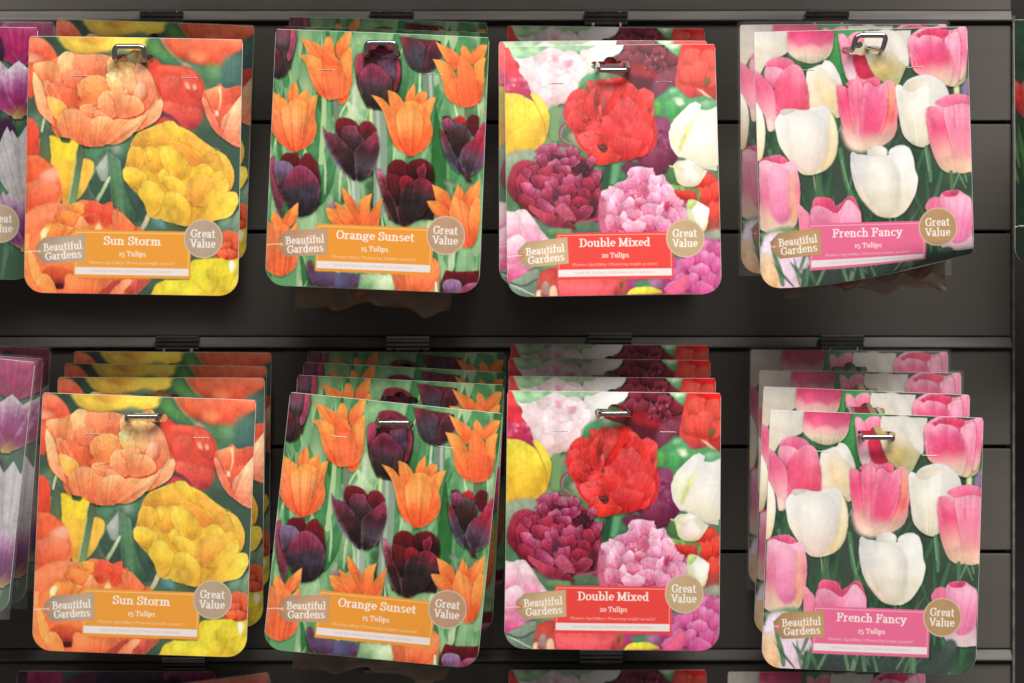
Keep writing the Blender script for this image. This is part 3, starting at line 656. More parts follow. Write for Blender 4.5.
def art_double():
    A = Art([(501.2, 48.2), (711.6, 50), (725, 297), (508.5, 292)], '#4A7A5C')
    G = ['#3E7A58', '#5C9A78', '#2F5A44', '#7FA890', '#48705C', '#8A9A8C']
    A.blobs(80, (0, 0, CW, CH), G, (24, 80), 30, 14)
    A.frame(495, 36, 6.827)
    A.poly('30,70! 900,70! 860,110 560,130 520,180 380,160 120,200 30,100!', '#6FB294 #A8D4BC', soft=10)
    A.blobs(14, (20, 0, 400, 60), ['#5AA884', '#8CC8A8', '#74B490', '#B4DCC8'], (30, 60), 20, 3)
    A.frame(495, 36, 6.827)
    # red/magenta left edge
    A.poly('40,75! 60,60 100,150 180,260 260,470 200,420 40,400!', '#B83A70 #D8344C #E84048 #E85A50', soft=3)
    A.frame(495, 36, 6.827)
    A.blobs(14, (60, 300, 220, 390), ['#C04A80', '#A83468', '#E87890', '#D84860'], (10, 24), 8, 21)
    A.blobs(3, (70, 300, 190, 345), ['#F0A8B8', '#F4C0C8'], (8, 14), 8, 22)
    # blush white top
    def W(s, ax, c, **k): A.poly(s, c, ax=ax, **dict(dict(rim='#F4E8E8', rw=9, ra=.5, halo=.16, vein=.02, mott=.02), **k))
    W('560,130 620,110 700,85 860,85! 830,140 740,190 700,250 620,300 560,300', '640,300 740,90', '#D8D0C4 #E8E4DC #F0EEEA')
    W('110,150! 160,165 240,150 300,120 360,90! 420,110 440,125 500,118 545,140 600,180 605,280 560,370 490,440 380,510 330,520 240,420 200,300', '360,520 360,90', '#D8B4A8 #E8CCC8 #ECD8D8 #ECE0E0', soft=2)
    W('250,170 320,140 420,150 500,190 540,260 500,380 420,440 320,420 240,320', '380,440 380,140', '#E8C4C0 #EED4D4 #EEDCDE', soft=5)
    A.petals(0, 0, [(380, 190, 150, 120, 0), (250, 260, 90, 180, -30), (490, 260, 90, 190, 28), (370, 300, 130, 190, 0), (300, 380, 80, 190, -12), (450, 380, 80, 190, 14)], ['#E2BCB8', '#EAD0D0', '#F0E2E4'], '#F4EAEC', halo=.10, soft=5, vein=.03, ra=.3)
    A.frill(370, 290, 170, 170, 70, ['#F8F0F2', '#F6ECEE'], ['#D8A8AE', '#DCB4BA', '#D098A4'], 65, size=(20, 70), al=.42)
    A.frill(420, 220, 90, 80, 26, ['#F8F0F2'], ['#D08CA0', '#D898A8'], 66, size=(14, 34), al=.5)
    A.poly('370,150 400,150 410,185 380,190', '#D888A0 #E0A0B4', soft=14); A.poly('460,195 505,190 490,225 460,225', '#D888A0 #E4B0BC', soft=14)
    # green blob under slot
    A.poly('560,380 575,310 640,280 720,320 700,380 600,400', '#3C8A4C #4AA070 #5AB090', soft=12)
    A.poly('120,560! 380,520 440,500 470,540 470,700 360,700', '#5A7A64 #8A9A8C', soft=12); A.line('390,520 400,700', '#6A9A70', 40, soft=8)
    # dark red double top
    A.frame(585, 36, 6.827)
    A.poly('250,80! 480,80! 520,100 620,170 650,280 600,380 480,450 420,480 330,400 240,310 90,260 110,210 200,170', '#5A2434 #6A2430 #5C2A34 #4A1C26', soft=4)
    A.poly('100,215 180,170 260,150 250,230 160,260 90,255', '#6A1C28 #8A2C38', soft=6)
    D = ['#4A1824', '#7A2434', '#904050']
    A.petals(0, 0, [(300, 120, 60, 80, -10), (400, 110, 70, 70, 5), (560, 180, 50, 120, 40), (480, 160, 50, 100, 20), (260, 180, 50, 90, -30), (580, 300, 60, 130, 70), (330, 200, 60, 100, -20), (520, 280, 50, 90, 30),
        (450, 200, 40, 70, 10), (500, 230, 30, 60, 30), (400, 230, 40, 70, -10), (440, 260, 34, 60, 0)], D, '#A85468', ra=.45, halo=.4, soft=4)
    A.poly('240,200 360,220 460,280 530,340 400,350 280,290', '#6A1420 #A02430 #8A1E28', soft=8)
    A.poly('270,300 400,330 500,350 480,440 420,480 330,400', '#4A1C2A #6A2434', soft=8)
    A.blobs(22, (390, 140, 540, 290), ['#3A0E1C', '#B87088', '#7A2A40', '#C88898', '#4A1424'], (5, 13), 5, 31)
    A.poly('470,300 640,270 620,330 560,400 450,450', '#7A3A50 #8E4C5C', soft=12, al=.8)
    # green specks
    A.poly('500,80! 645,80! 620,170 590,160 540,120', '#4AA86A #8ED0B0', soft=6)
    A.poly('560,95 620,90 610,115 570,120', '#C8E8DC #D8F0E8', soft=10)
    # right red
    A.poly('625,140 640,85! 900,80! 900,480! 830,470 760,490 680,430 600,380 610,260', '#C83E38 #DA5048 #E85048 #EE3A34', soft=5)
    A.poly('700,90 900,85! 900,150! 780,140', '#E81C1C #F02A24', soft=6)
    A.petals(0, 0, [(700, 200, 60, 150, -20), (820, 220, 70, 150, 20), (680, 320, 60, 140, -40), (760, 300, 70, 160, 0), (850, 330, 50, 140, 20)], ['#B8382E', '#DE5044', '#E66050'], '#EE7A68', halo=.22, soft=8, ra=.3)
    A.poly('790,350 830,320 840,350 820,380', '#5A4A34 #7A6A44', soft=8)
    A.poly('745,395! 800,420 860,470 830,465 780,430', '#F0B8A0 #F4C8B4', soft=4); A.poly('650,420 740,430 780,480 700,470', '#A83038 #C84048', soft=8)
    # bokeh greens
    A.poly('430,480 500,440 580,380 640,420 700,460 800,450 890,490 900,560! 640,640 520,600 450,560', '#3E8A58 #5CB080', soft=12)
    A.poly('430,490 490,480 500,560 450,570', '#4EA850 #5CB45C', soft=10); A.poly('540,480 600,470 630,540 570,580', '#3E9A5C #58B47C', soft=12)
    A.poly('590,460 640,460 660,500 620,510', '#D0EEE0 #B0E0D0', soft=14); A.poly('570,400 620,400 600,440 560,430', '#5CB88C #80C8A4', soft=10)
    A.poly('780,490 890,480 890,540 800,545', '#4A9A78 #8CC4B0', soft=8)
    A.frame(585, 120, 6.827)
    A.poly('460,20 560,30 580,120 600,230 640,290 590,370 480,410 380,400 280,320 380,270 480,200', '#4A1C30 #6E2444 #8C3A60 #8A4868', soft=4)
    A.blobs(20, (480, 50, 580, 250), ['#A05078', '#7A2C50', '#6A2444', '#B06888'], (8, 20), 7, 33)
    A.poly('380,290 460,235 530,240 580,290 560,370 480,400 400,360', '#5C2038 #7A2C48 #8A4460', soft=7, rim='#A06078', ra=.5)
    A.poly('150,330 260,330 340,300 400,380 380,420 200,480 100,480 110,400', '#2C5A44 #4A8A68', soft=10)
    A.line('205,340 190,440', '#5AA080', 30, soft=10); A.line('150,350 130,460', '#2A5040', 30, soft=10)
    A.poly('240,340 330,310 460,370 480,420 300,400', '#5A2C40 #6A3048', soft=10)
    # big red double
    A.frame(490, 10, 4)
    A.line('300,462 272,488 274,518 300,545 335,562', '#8A5058', 9); A.line('296,470 276,500 284,524 320,548', '#B89AA0', 3)
    A.poly('310,505 350,500 380,560 340,560 310,530', '#7A8A64 #A0A088', soft=8)
    A.poly('294,430 298,375 315,345 350,335 380,350 400,318 430,298 470,292 510,285 545,305 590,350 605,375 630,405 648,445 662,490 658,560 620,598 560,612 500,622 440,632 400,618 385,590 345,545 325,500 300,465', '#D03430 #E04040 #E2484A #DC3A34', soft=2, vein=.1, mott=.2)
    RD = [['#B01C1C', '#DC3230', '#E85050'], ['#C42624', '#E24444', '#EA6060'], ['#A81818', '#D43030', '#E65048']]
    A.petals(0, 0, [(345, 370, 40, 80, -15), (320, 420, 34, 80, -20), (420, 350, 40, 110, -12), (460, 340, 32, 90, 0), (375, 410, 34, 110, -8), (580, 390, 46, 120, 30), (606, 465, 38, 110, 22), (550, 370, 50, 110, 12), (620, 545, 26, 90, 20),
        (340, 460, 44, 80, -20), (590, 565, 50, 80, 60), (560, 480, 70, 150, 10), (500, 500, 60, 120, -5), (520, 420, 60, 110, 8), (590, 520, 50, 110, 30), (540, 570, 60, 90, 10)], RD, '#EC7670', ra=.3, halo=.22, soft=4, vein=.16)
    A.poly('370,385 395,335 420,302 430,330 420,380 415,430 395,450 378,420', '#B41A18 #E03A34 #E85850', rim='#F07068', halo=.5)
    A.poly('500,290 515,286 530,330 500,380 460,425 440,435 445,400 485,350', '#C81C14 #E02820 #E83A30', halo=.45, rim='#EE5048')
    A.poly('405,370 420,330 425,400 430,435 415,420', '#7A2420 #8A3A34', soft=4, al=.8)
    A.poly('440,420 430,360 450,320 480,310 490,340 460,390', '#9A5048 #C8403C #D84C48', soft=6, halo=.3)
    A.poly('425,400 438,395 440,430 428,440', '#F05048 #F06860', halo=.3)
    A.poly('345,515 390,495 440,500 460,545 440,570 390,570 360,548', RD[1], ax='440,570 370,495', rim='#F06860', halo=.3)
    A.poly('395,560 425,555 430,580 405,600 388,590', RD[0], ax='400,600 410,555', rim='#F4A0A0', halo=.3)
    A.poly('390,600 440,572 500,585 520,605 480,628 420,630', '#C82820 #E23C30 #E84838', rim='#EE6458', halo=.35)
    A.poly('425,555 455,552 465,575 440,580', '#3A2018 #5A2C24', soft=4)
    A.poly('362,450 376,448 378,462 366,464', '#5A3830 #6A3830', soft=4); A.poly('430,450 440,448 442,466 432,462', '#5A3830 #7A3838', soft=4)
    A.poly('480,440 560,400 620,480 600,560 520,560', '#E04448 #E85258', soft=40, al=.45)
    A.poly('560,330 600,380 640,450 655,500 620,470 580,400', '#D83028 #E03C30', soft=14, al=.6)
    A.blobs(10, (460, 340, 640, 600), ['#D83A34', '#E85C54'], (6, 18), 7, 77, al=.4)
    A.frame(490, 10, 4)
    A.frill(480, 460, 160, 150, 90, ['#F08078', '#EE6A64', '#F49088'], ['#B01818', '#A01414', '#C02820'], 61, size=(12, 40), al=.42)
    A.frill(380, 440, 60, 90, 34, ['#F07870', '#EE6058'], ['#A01414', '#8A1814'], 62, size=(10, 28), al=.55)
    # white right tulip
    A.frame(585, 36, 6.827)
    W('590,620 600,600 650,550 690,510 740,485! 780,510 785,545 900,540! 900,960! 800,940 700,890 620,850 570,760 565,680', '740,940 740,490', '#E4DAC8 #E8E5DC #EAE8E3 #ECEAE6', soft=2)
    A.frame(585, 120, 6.827)
    W('600,30 680,10 740,0 700,100 650,200 630,250 590,200 570,110', '620,250 680,0', '#DCE0B0 #E8E8CC #EEECE4', soft=4)
    A.poly('700,60 740,55 690,150 650,240 640,220 670,130', '#D8D46A #E0E0A0', soft=12)
    W('700,130 760,20 900,-60! 910,350! 800,360 720,300 660,270', '780,360 800,0', '#E8DCB8 #ECE6DA #EEECE6', soft=6, rim='#F4F0E8')
    # yellow left tulip
    A.frame(495, 36, 6.827)
    def Yl(s, ax, **k): A.poly(s, '#DFA830 #EBC23C #F0D848 #F2DE50', ax=ax, **dict(dict(rim='#F6E880', rw=6, ra=.5, halo=.2, vein=.1), **k))
    Yl('225,405 290,430 345,510 362,590 345,680 320,750 280,640 270,500', '330,740 240,410')
    A.poly('50,392! 130,400 200,430 250,460 285,520 320,580 330,680 320,740 260,790 180,820 80,822! 40,820!', '#E4AE30 #EAC03A #F0D644 #F2E04C', ax='180,820 120,400', soft=2, rim='#F4E470', halo=.2, vein=.08)
    A.poly('60,600 200,560 320,600 320,720 200,800 60,800', '#E0A834 #E8B83C', soft=40, al=.5)
    A.line('250,460 285,520 318,590 330,680', '#C88A28', 5, al=.7)
    # wine red peony
    A.frame(495, 120, 6.827)
    A.poly('60,240 270,210 280,300 140,300 90,400 70,420', '#6A8A70 #98A898', soft=14)
    A.poly('80,440 90,370 130,300 200,275 270,290 280,210 330,180 430,180 500,200 545,250 600,265 650,320 670,360 740,370! 720,420 725,520 715,600 700,720 650,690 550,690 520,800 440,760 330,730 240,640 150,560 90,500', '#8A2C40 #A03048 #A8385A', soft=2)
    M1 = ['#5E1428', '#962A44', '#B84A68']; M2 = ['#6E1A34', '#A2365A', '#C46A8C']; M3 = ['#601424', '#96243A', '#B43C50']
    A.poly('82,440 92,370 130,300 200,275 250,300 200,330 150,400 150,520 120,530', M3, rim='#C86070', halo=.3)
    A.petals(0, 0, [(320, 225, 50, 90, -10), (400, 210, 45, 70, 8), (500, 235, 50, 75, 15), (440, 250, 45, 60, 0), (310, 270, 40, 70, -20)], M2, '#DCA0BC', ra=.6)
    A.poly('365,270 400,250 500,270 520,300 440,330 370,300', '#3A1424 #5A2038', soft=6)
    A.poly('440,200 490,200 470,230 440,230', '#7A6A5C #9A8A7C', soft=8)
    A.poly('520,350 570,290 640,300 655,350 630,400 560,400', '#3A1020 #6A2038', soft=4, halo=.3)
    A.petals(0, 0, [(470, 300, 40, 60, -10), (530, 300, 36, 70, 20), (640, 310, 30, 90, 25), (395, 330, 55, 80, -25), (460, 350, 55, 60, 5)], M2, '#D890B0', ra=.55)
    A.poly('560,340 600,310 640,340 620,390 570,380', '#2E101C #542034', soft=6)
    A.poly('255,330 300,310 320,370 300,400 265,380', '#2A1420 #4A2034', soft=5)
    A.petals(0, 0, [(250, 370, 50, 110, -25), (190, 380, 45, 100, 20), (340, 380, 55, 100, -20), (690, 420, 34, 110, 20), (420, 410, 60, 90, -5), (300, 430, 80, 100, 20),
        (520, 440, 80, 110, 5), (640, 460, 50, 90, 30), (390, 450, 50, 100, -30), (175, 450, 50, 130, -10), (700, 540, 26, 130, 10), (610, 520, 50, 80, 20), (500, 490, 70, 90, -12),
        (250, 500, 100, 90, 35), (340, 540, 80, 120, -30), (240, 580, 120, 90, 40), (600, 570, 80, 80, 8), (460, 570, 60, 110, -30), (340, 600, 90, 80, 30)], [M1, M2, M3], '#C8708C', ra=.5, halo=.65, vein=.12)
    A.poly('390,490 440,480 430,540 400,560', '#4A2434 #6A3044', soft=8)
    A.poly('650,540 690,560 690,650 660,680 640,600', '#4A2030 #5E2A3C', soft=8)
    A.poly('415,590 470,570 540,630 600,590 660,600 670,640 620,680 540,700 460,680 410,630', M1, ax='540,700 540,570', rim='#DC90A0', halo=.4)
    A.poly('420,600 470,590 540,650 550,690 470,680 415,630', '#A03A50 #BC5468', soft=4, rim='#E0A0AC')
    A.frame(495, 200, 6.827)
    A.poly('230,30 300,60 380,95 450,120 520,160 550,190 530,215 440,190 340,160 280,110 230,60', '#7A2438 #A83A4C #B84A60', ax='400,180 400,40', rim='#CC7080', halo=.3)
    A.line('560,160 640,145 700,135 725,80 720,20 700,-40', '#A84C60', 9)
    # dark grey-green beneath
    A.poly('240,100 380,180 520,215 700,160 800,230 620,235 380,240 300,160', '#4A6A5C #6A8A78', soft=12)
    A.poly('370,190 520,200 520,235! 360,235!', '#4E8A60 #6AA07A', soft=6)
    A.frame(495, 120, 6.827)
    A.frill(420, 450, 300, 250, 90, ['#D88AA4', '#CC6C8C', '#E0A0B8'], ['#4A1020', '#5A1428', '#3A0C1A'], 63, size=(16, 56), al=.5)
    A.frame(495, 200, 6.827)
    # pale pink left
    def K(s, ax, **k): A.poly(s, '#DC7098 #ECA0BC #F0C4D0 #F2DADE', ax=ax, **dict(dict(rim='#F6E4E8', rw=8, ra=.5, halo=.14, vein=.06), **k))
    K('70,60! 130,70 160,55 210,60 250,110 300,180 350,240 390,300 340,400 230,460 150,500 100,530 80,460!', '180,520 180,60')
    K('80,80! 150,80 190,150 160,260 80,250!', '120,260 130,80'); K('170,100 230,110 300,220 330,300 240,300 180,220', '260,300 200,100')
    K('80,250! 160,220 220,290 200,400 80,400!', '150,400 150,220'); K('330,250 390,290 360,330 310,320', '350,330 350,250', soft=4)
    A.poly('90,440! 180,460 230,470 160,500 105,530 90,500!', '#E04880 #F080A8', soft=8)
    # grey-green bottom left
    A.poly('100,530! 160,500 280,450 310,500 290,640! 180,640! 105,600!', '#5E7A70 #7A9488 #9AAEA0', soft=4)
    A.line('105,540 180,580 270,620', '#B8CCC0', 6); A.line('110,535 200,560 290,520', '#4A6A60', 10)
    A.poly('280,630! 300,550 320,470 430,450 440,530 450,640!', '#A8403C #D05448 #C84840', soft=4)
    A.poly('320,600 340,540 370,540 390,600 370,630', '#98706A #C0A898', soft=6); A.poly('290,600 320,590 320,640! 280,640!', '#F0C898 #F4DCB8', soft=6); A.poly('380,580 420,570 440,640! 380,640!', '#F0B090 #F4D0B0', soft=6)
    A.poly('430,530! 860,530! 880,560 850,600 870,645! 450,645!', '#E85058 #EE6468 #E85C5C', soft=4, mott=.16)
    A.poly('840,560 880,550 990,560! 970,600 900,640! 830,640', '#A83C3C #C85450', soft=8); A.poly('860,560 890,570 870,610', '#6A4A30 #7A5A3C', soft=6)
    # bright pink peony
    A.frame(585, 120, 6.827)
    A.poly('110,520 160,480 260,450 290,400 340,345! 380,360 400,370 440,355 475,390 485,425 540,430 585,470 610,540 640,570 700,600 720,650 700,720 650,780 150,790! 110,760 90,640', '#C85C80 #E088A8 #E8A8C0', soft=2)
    K1 = ['#C84C74', '#E088AC', '#F0B8D0']; K2 = ['#D86088', '#ECA4C0', '#F4D0E0']; K3 = ['#C03C60', '#DC7896', '#ECA8C0']
    A.petals(0, 0, [(350, 400, 70, 110, -10), (430, 400, 50, 90, 10), (270, 470, 60, 80, -30), (190, 530, 60, 120, -40), (520, 460, 55, 90, 30), (330, 450, 50, 80, -15)], [K1, K2], '#F8DCE8', ra=.6, vein=.12)
    A.petals(0, 0, [(550, 520, 50, 110, 30), (600, 600, 60, 130, 40), (470, 450, 50, 90, 10), (230, 550, 60, 110, -30), (160, 620, 60, 130, -20), (640, 680, 70, 120, 60), (460, 510, 60, 100, 5)], [K1, K2, K2], '#F8E0EA', ra=.6, vein=.12)
    A.poly('365,530 370,480 400,465 430,490 435,550 400,570', '#C04868 #D86C88', rim='#F4C0D0', halo=.35)
    A.poly('275,560 300,530 350,520 380,545 340,570', '#C03858 #D86080', rim='#F0B0C0', halo=.3)
    A.blobs(16, (310, 500, 400, 570), ['#F4D0DC', '#D04870', '#F0B8C8', '#C03860'], (5, 12), 4, 44)
    A.petals(0, 0, [(380, 585, 50, 60, 10), (470, 570, 50, 90, -5), (560, 580, 40, 110, 20), (300, 600, 55, 90, -15), (220, 640, 50, 100, -20), (440, 640, 70, 90, 10), (530, 650, 50, 110, 20),
         (340, 670, 70, 90, -10), (250, 700, 60, 100, -20), (190, 720, 60, 110, -30), (600, 690, 60, 110, 35), (440, 720, 70, 100, 0), (540, 740, 70, 100, 20), (340, 750, 80, 100, 0)], [K1, K2, K3], '#FAE8F0', ra=.65, vein=.12, halo=.35)
    A.poly('540,600 580,590 570,650 545,640', '#B82850 #D04870', soft=8)
    A.poly('90,600 120,540 150,600 140,720 170,800 110,800', '#C06078 #A85068', soft=14, al=.7)
    A.frame(585, 120, 6.827)
    A.frill(400, 620, 270, 220, 90, ['#FBEAF2', '#F8DCE8', '#FFF4F8'], ['#C04470', '#CC5880', '#B03860'], 64, size=(14, 50), al=.5)
    # right red double and buds
    A.poly('610,510 700,500 780,440 850,395 890,430 920,520 930,900! 860,880 780,800 740,720 700,600 640,560', '#A84038 #C84038 #DC3C30 #E04030', soft=3)
    A.petals(0, 0, [(830, 460, 60, 110, 10), (880, 540, 50, 140, 20), (810, 560, 50, 120, -20), (870, 680, 60, 150, 10), (700, 540, 70, 60, 0)], ['#B02C24', '#DA4034', '#E85848'], '#EE7060', ra=.35, halo=.25, soft=5)
    A.poly('800,740 920,700 930,860! 830,850', '#6A6A4C #A8544C', soft=20, al=.6)
    A.poly('570,350! 610,330 640,290 690,320 640,480 600,480 545,430', '#3E6A48 #5A8A60', soft=5)
    A.poly('590,470 640,480 740,490 780,510 790,570 770,580 750,520 620,510', '#3E6A3C #6E9A5C', soft=3, rim='#C8DCA0')
    W('600,340 650,310 740,320 790,360 835,385! 810,430 770,480 700,490 640,470 615,420', '650,480 700,310', '#D8CC90 #ECE4C0 #F0EAE0', vein=.1)
    W('640,400 690,350 740,370 780,430 720,480 650,470', '700,480 700,350', '#E8C8B8 #F0E0D0 #F2EAE0', rim='#F8F4EC', halo=.15)
    W('610,330 680,315 740,330 690,360 630,380', '640,380 680,315', '#E8D8B0 #F0ECE0', halo=.1)
    A.line('575,345 605,360 625,430 650,470', '#C8D8A0', 7)
    W('700,590 740,575 800,600 855,640! 840,760 790,820 760,780 710,730', '730,780 790,600', '#C0B880 #E0E4B0 #ECEAE0', vein=.1)
    W('730,640 790,610 850,645 830,740 790,815 770,740', '780,800 800,620', '#D8E090 #F0F0DC #F4F4EC', halo=.15)
    A.poly('700,590 740,575 760,600 720,640', '#8AC070 #B8DC98', soft=6)
    # magenta double bottom right
    A.frame(585, 200, 6.827)
    A.poly('800,260 920,230 930,300 820,310', '#8A9A88 #A8A898', soft=14)
    A.poly('600,420 700,410 800,300 850,290 945,320! 955,650! 300,650! 300,540! 600,540!', '#B03C70 #CC5890 #D46CA0', soft=5)
    A.petals(0, 0, [(830, 350, 50, 90, -10), (900, 370, 50, 110, 20), (780, 420, 60, 110, -20), (860, 440, 60, 110, 10), (700, 470, 70, 110, -30), (920, 480, 50, 130, 30), (800, 510, 70, 110, 0), (640, 530, 60, 100, -30),
        (720, 570, 80, 110, -10), (880, 570, 70, 120, 10), (620, 610, 70, 90, -20), (800, 620, 80, 100, 10)], [['#B03468', '#CE5A94', '#DC7CAC'], ['#B84078', '#D2649C', '#E898C0']], '#ECA4C8', ra=.4, halo=.3, soft=4)
    A.poly('600,600 680,520 720,560 700,650! 560,650!', '#E05880 #F07898', soft=10)
    A.poly('360,560 480,550 540,560 540,600 460,620 360,600', '#3E8A6A #5A9A7C', soft=8); A.poly('450,570 540,550 530,600 480,600', '#9A5080 #B870A0', soft=10)
    A.poly('300,645! 330,610 400,595 470,600 530,625 545,645!', '#E0C83C #F4E854', soft=3)
    gm = np.clip((A.img[..., 1]-A.img[..., 0])*6, 0, 1)
    A.img[..., 2] *= 1-.10*gm
    A.img[..., 0] *= 1+.12*gm
    A.img = np.where(A.img < .3, A.img*(.8+.2*A.img/.3), A.img)
    tone(A, .97, .0, 1.0)
    furniture(A, 'Double Mixed', 289, 579, '20 Tulips', 'Flowers April/May | Flowering height 40cm/16"', '#EC4840', '#F8B8A8', '#C4A67E', ink='#D09088', warp=1.1)
    return A

def art_french():
    A = Art([(753, 31.7), (963.7, 30), (975.5, 284), (764, 286)], '#3A4A3C')
    G = ['#2E4A34', '#3A5A40', '#24382C', '#46694A', '#34503A', '#2A3A34']
    A.blobs(60, (0, 0, CW, CH), G, (24, 80), 26, 24)
    A.blades(90, (-20, 420, CW+20, CH+250), ['#2E5638', '#3E6E48', '#24402E', '#4C7E54', '#33593C'], 23, w=(8, 26), lean=.35)
    A.blades(26, (-20, 520, CW+20, CH+200), ['#5A8A58', '#6E9C66', '#7CA878'], 25, w=(3, 8), L=(100, 260), lean=.45, al=.8)
    A.blobs(12, (0, 180, CW, 340), ['#3A8A48', '#2E7A3C', '#48945C'], (30, 60), 20, 27)
    PK = '#E8D0BC #F0A4AC #EE7898 #EE6C92 #F490AC'; PR = '#F6B8C8'
    def T(s, ax, c=PK, **k): A.poly(s, c, ax=ax, **dict(dict(rim=PR, rw=9, ra=.6, halo=.35, vein=.07, mott=.05), **k))
    WH = '#DDCDB0 #E4DCCE #E6E2DC #E9E7E3'
    def W(s, ax, c=WH, **k): A.poly(s, c, ax=ax, **dict(dict(rim='#F2F0EA', rw=9, ra=.5, halo=.26, vein=.02, mott=.02), **k))
    A.frame(750, 25, 6.827)
    # top left white, top pink, top right whites
    W('20,40! 250,40! 255,180 120,250 60,340 20,330!', '100,340 130,40', '#D8C8A8 #DCD0BC #DAD3C8', soft=4)
    A.poly('560,30! 800,30! 700,200 640,420 560,330 520,220', '#2E7A3C #3A8A44 #44985A', soft=8)
    T('247,40! 565,40! 560,110 540,200 480,255 380,262 300,230 250,180', '400,265 400,40', '#A8A078 #DCC0A8 #EAA0A0 #E04070 #D83868', rim='#D8C8B0')
    A.poly('300,40 520,40 480,150 400,120 320,150', '#E8688C #DC3468', soft=16)
    T('590,80 620,65! 650,100 690,60 760,60 790,160 800,260 850,360 760,390 660,380 620,240', '720,390 680,70', '#E0C8B8 #D86080 #D02850 #EC6088 #F49AB0')
    T('600,90 640,75 680,170 720,300 700,400 650,370 615,240', '680,390 620,80', '#E4D0C8 #E0A0B8 #E87898 #F4A0B4', soft=4)
    A.poly('690,230 760,210 800,280 840,360 740,370', '#C02040 #D02848', soft=8)
    W('770,50! 1080,50! 1070,230 1010,400 960,420 900,400 830,340 770,200', '930,430 900,50', '#A8A45C #CCBC8C #D6CCB8 #D8D2C8', soft=3)
    W('860,60 960,50 1060,180 1060,300 960,200', '1000,300 950,60', '#D0C8B8 #DAD4CA', soft=8, halo=.1)
    A.poly('820,250 900,230 960,300 900,370 830,330', '#C8A04C #D8C080', soft=34, al=.8)
    A.frame(830, 25, 6.827)
    A.line('845,420 850,500', '#D8DCA0', 22, soft=6); A.poly('890,390! 940,380! 940,500! 885,500', '#7A6A88 #A080A0', soft=12)
    T('518,130 545,75 600,40! 700,35 800,55 880,30! 915,50 915,250 905,390 830,440 720,410 600,360 540,290', '740,440 720,40', '#D8CCA0 #E8A898 #E04870 #E05080 #F090AC')
    T('560,100 620,50 700,40 790,55 760,110 680,110 600,110', '680,110 680,40', '#C81840 #E04068', halo=0)
    T('520,110 545,90 590,110 560,220 555,300 530,220', '550,300 540,90', '#E8688C #EE8CA8')
    T('850,40! 880,30 915,60 915,250 895,370 860,380 870,200', '890,380 890,40', '#E8C0B0 #E85888 #F090B0')
    T('760,130 820,70 860,80 870,200 860,400 800,430 780,300', '820,430 820,75', '#E0C8A8 #E87890 #F088A8 #F4B0C4')
    T('555,150 600,95 650,85 740,110 800,200 820,320 800,420 720,412 620,365 565,280', '720,430 650,85', '#DCD0A8 #E8A8A0 #E04068 #E45080 #F098B0')
    # left pink
    A.frame(750, 25, 6.827)
    W('380,330 430,280 480,270 500,240! 560,270 620,400 640,560 590,640 520,560 390,580', '560,640 500,250', '#D8C08C #E8D8BC #EAE4D8 #ECE8E0')
    W('390,320 470,290 530,340 600,420 600,560 560,600 470,560 400,520', '560,600 440,290', '#DCC490 #ECD8B8 #ECE4D4', soft=6, halo=.06)
    A.poly('450,340 520,430 560,560 500,520 450,430', '#E0B878 #E8CC9C', soft=30, al=.6)
    A.poly('250,190 300,230 400,270 500,240 430,290 350,300 280,260', '#2E5A34 #3A6A40', soft=6)
    T('100,290 120,240 200,215 280,240 300,290 220,330 120,330', '200,330 200,215', '#D83868 #EE7898', rim='#F8B8C8')
    T('95,310 110,285 180,285 230,320 200,400 150,430 100,380', '160,430 160,285', '#E85080 #F08CA8 #F4A8BC')
    T('30,300! 70,330 130,400 180,470 200,580 180,683 130,720 100,620 50,540 25,480!', '160,700 50,310', '#E8D0C0 #EE9AA4 #EC5C84 #F06890')
    T('165,420 190,350 240,290 300,268 350,300 380,390 397,480 395,600 300,640 190,660 175,520', '260,700 290,270', '#EE7890 #E8486C #EC5478 #F28CA8')
    T('270,290 330,290 370,400 380,560 330,600 290,480', '330,600 310,290', '#E84058 #EE6480 #F490A8', rim=None, halo=0, soft=12, al=.7)
    A.poly('120,640 180,640 180,700 140,720', '#E4D0B8 #E8B8B0', soft=10)
    # left white sliver
    W('36,510! 70,560 98,640 108,740 100,850 80,915 36,915!', '60,915 60,520', '#E8CC98 #F2E4C8 #F6F2E8', rim='#F8F4EC', soft=2)
    # centre pink
    T('650,420 680,380 740,375 800,390 850,375 880,400 860,430 760,440', '760,440 760,375', '#D84070 #EE7898')
    T('785,380 830,368 870,375 880,410 840,430 800,410', '830,430 830,368', '#D83060 #EE6888')
    T('582,440 592,403! 640,425 690,460 740,600 745,760 700,780 640,720 600,600', '720,780 600,410', '#E8C8A8 #EC6A80 #E84070 #F07898')
    T('905,405 950,390 985,440 995,560 1000,640 980,760 900,830 830,840 840,600', '900,840 940,395', '#DCC8A8 #E8907C #E86070 #F0A090 #F090A0')
    A.poly('930,430 960,420 980,560 960,680 925,600', '#E86050 #F0A080', soft=12, al=.7)
    T('660,450 680,395 730,385 760,430 765,600 755,780 710,760 680,600', '740,780 710,385', '#E8A8A0 #E85078 #F08AA4')
    T('760,440 800,400 850,430 900,405 925,430 925,600 880,760 800,820 750,800 750,600', '790,820 860,410', '#E8C0A8 #E84870 #E84C78 #EE6490 #F490AC')
    A.frame(730, 10, 4)
    A.poly('445,470 520,520 600,500 655,470 640,520 580,560 520,572 465,545', '#DEC4A8 #E4B0A0 #E89090', soft=18, rim='#E0D0B8', ra=.5)
    # right white
    W('655,320 670,305 690,320 720,350 740,450 780,545 740,550 690,510 670,430', '740,550 670,310', '#D8CCA8 #E8DCC8 #ECE8DC')
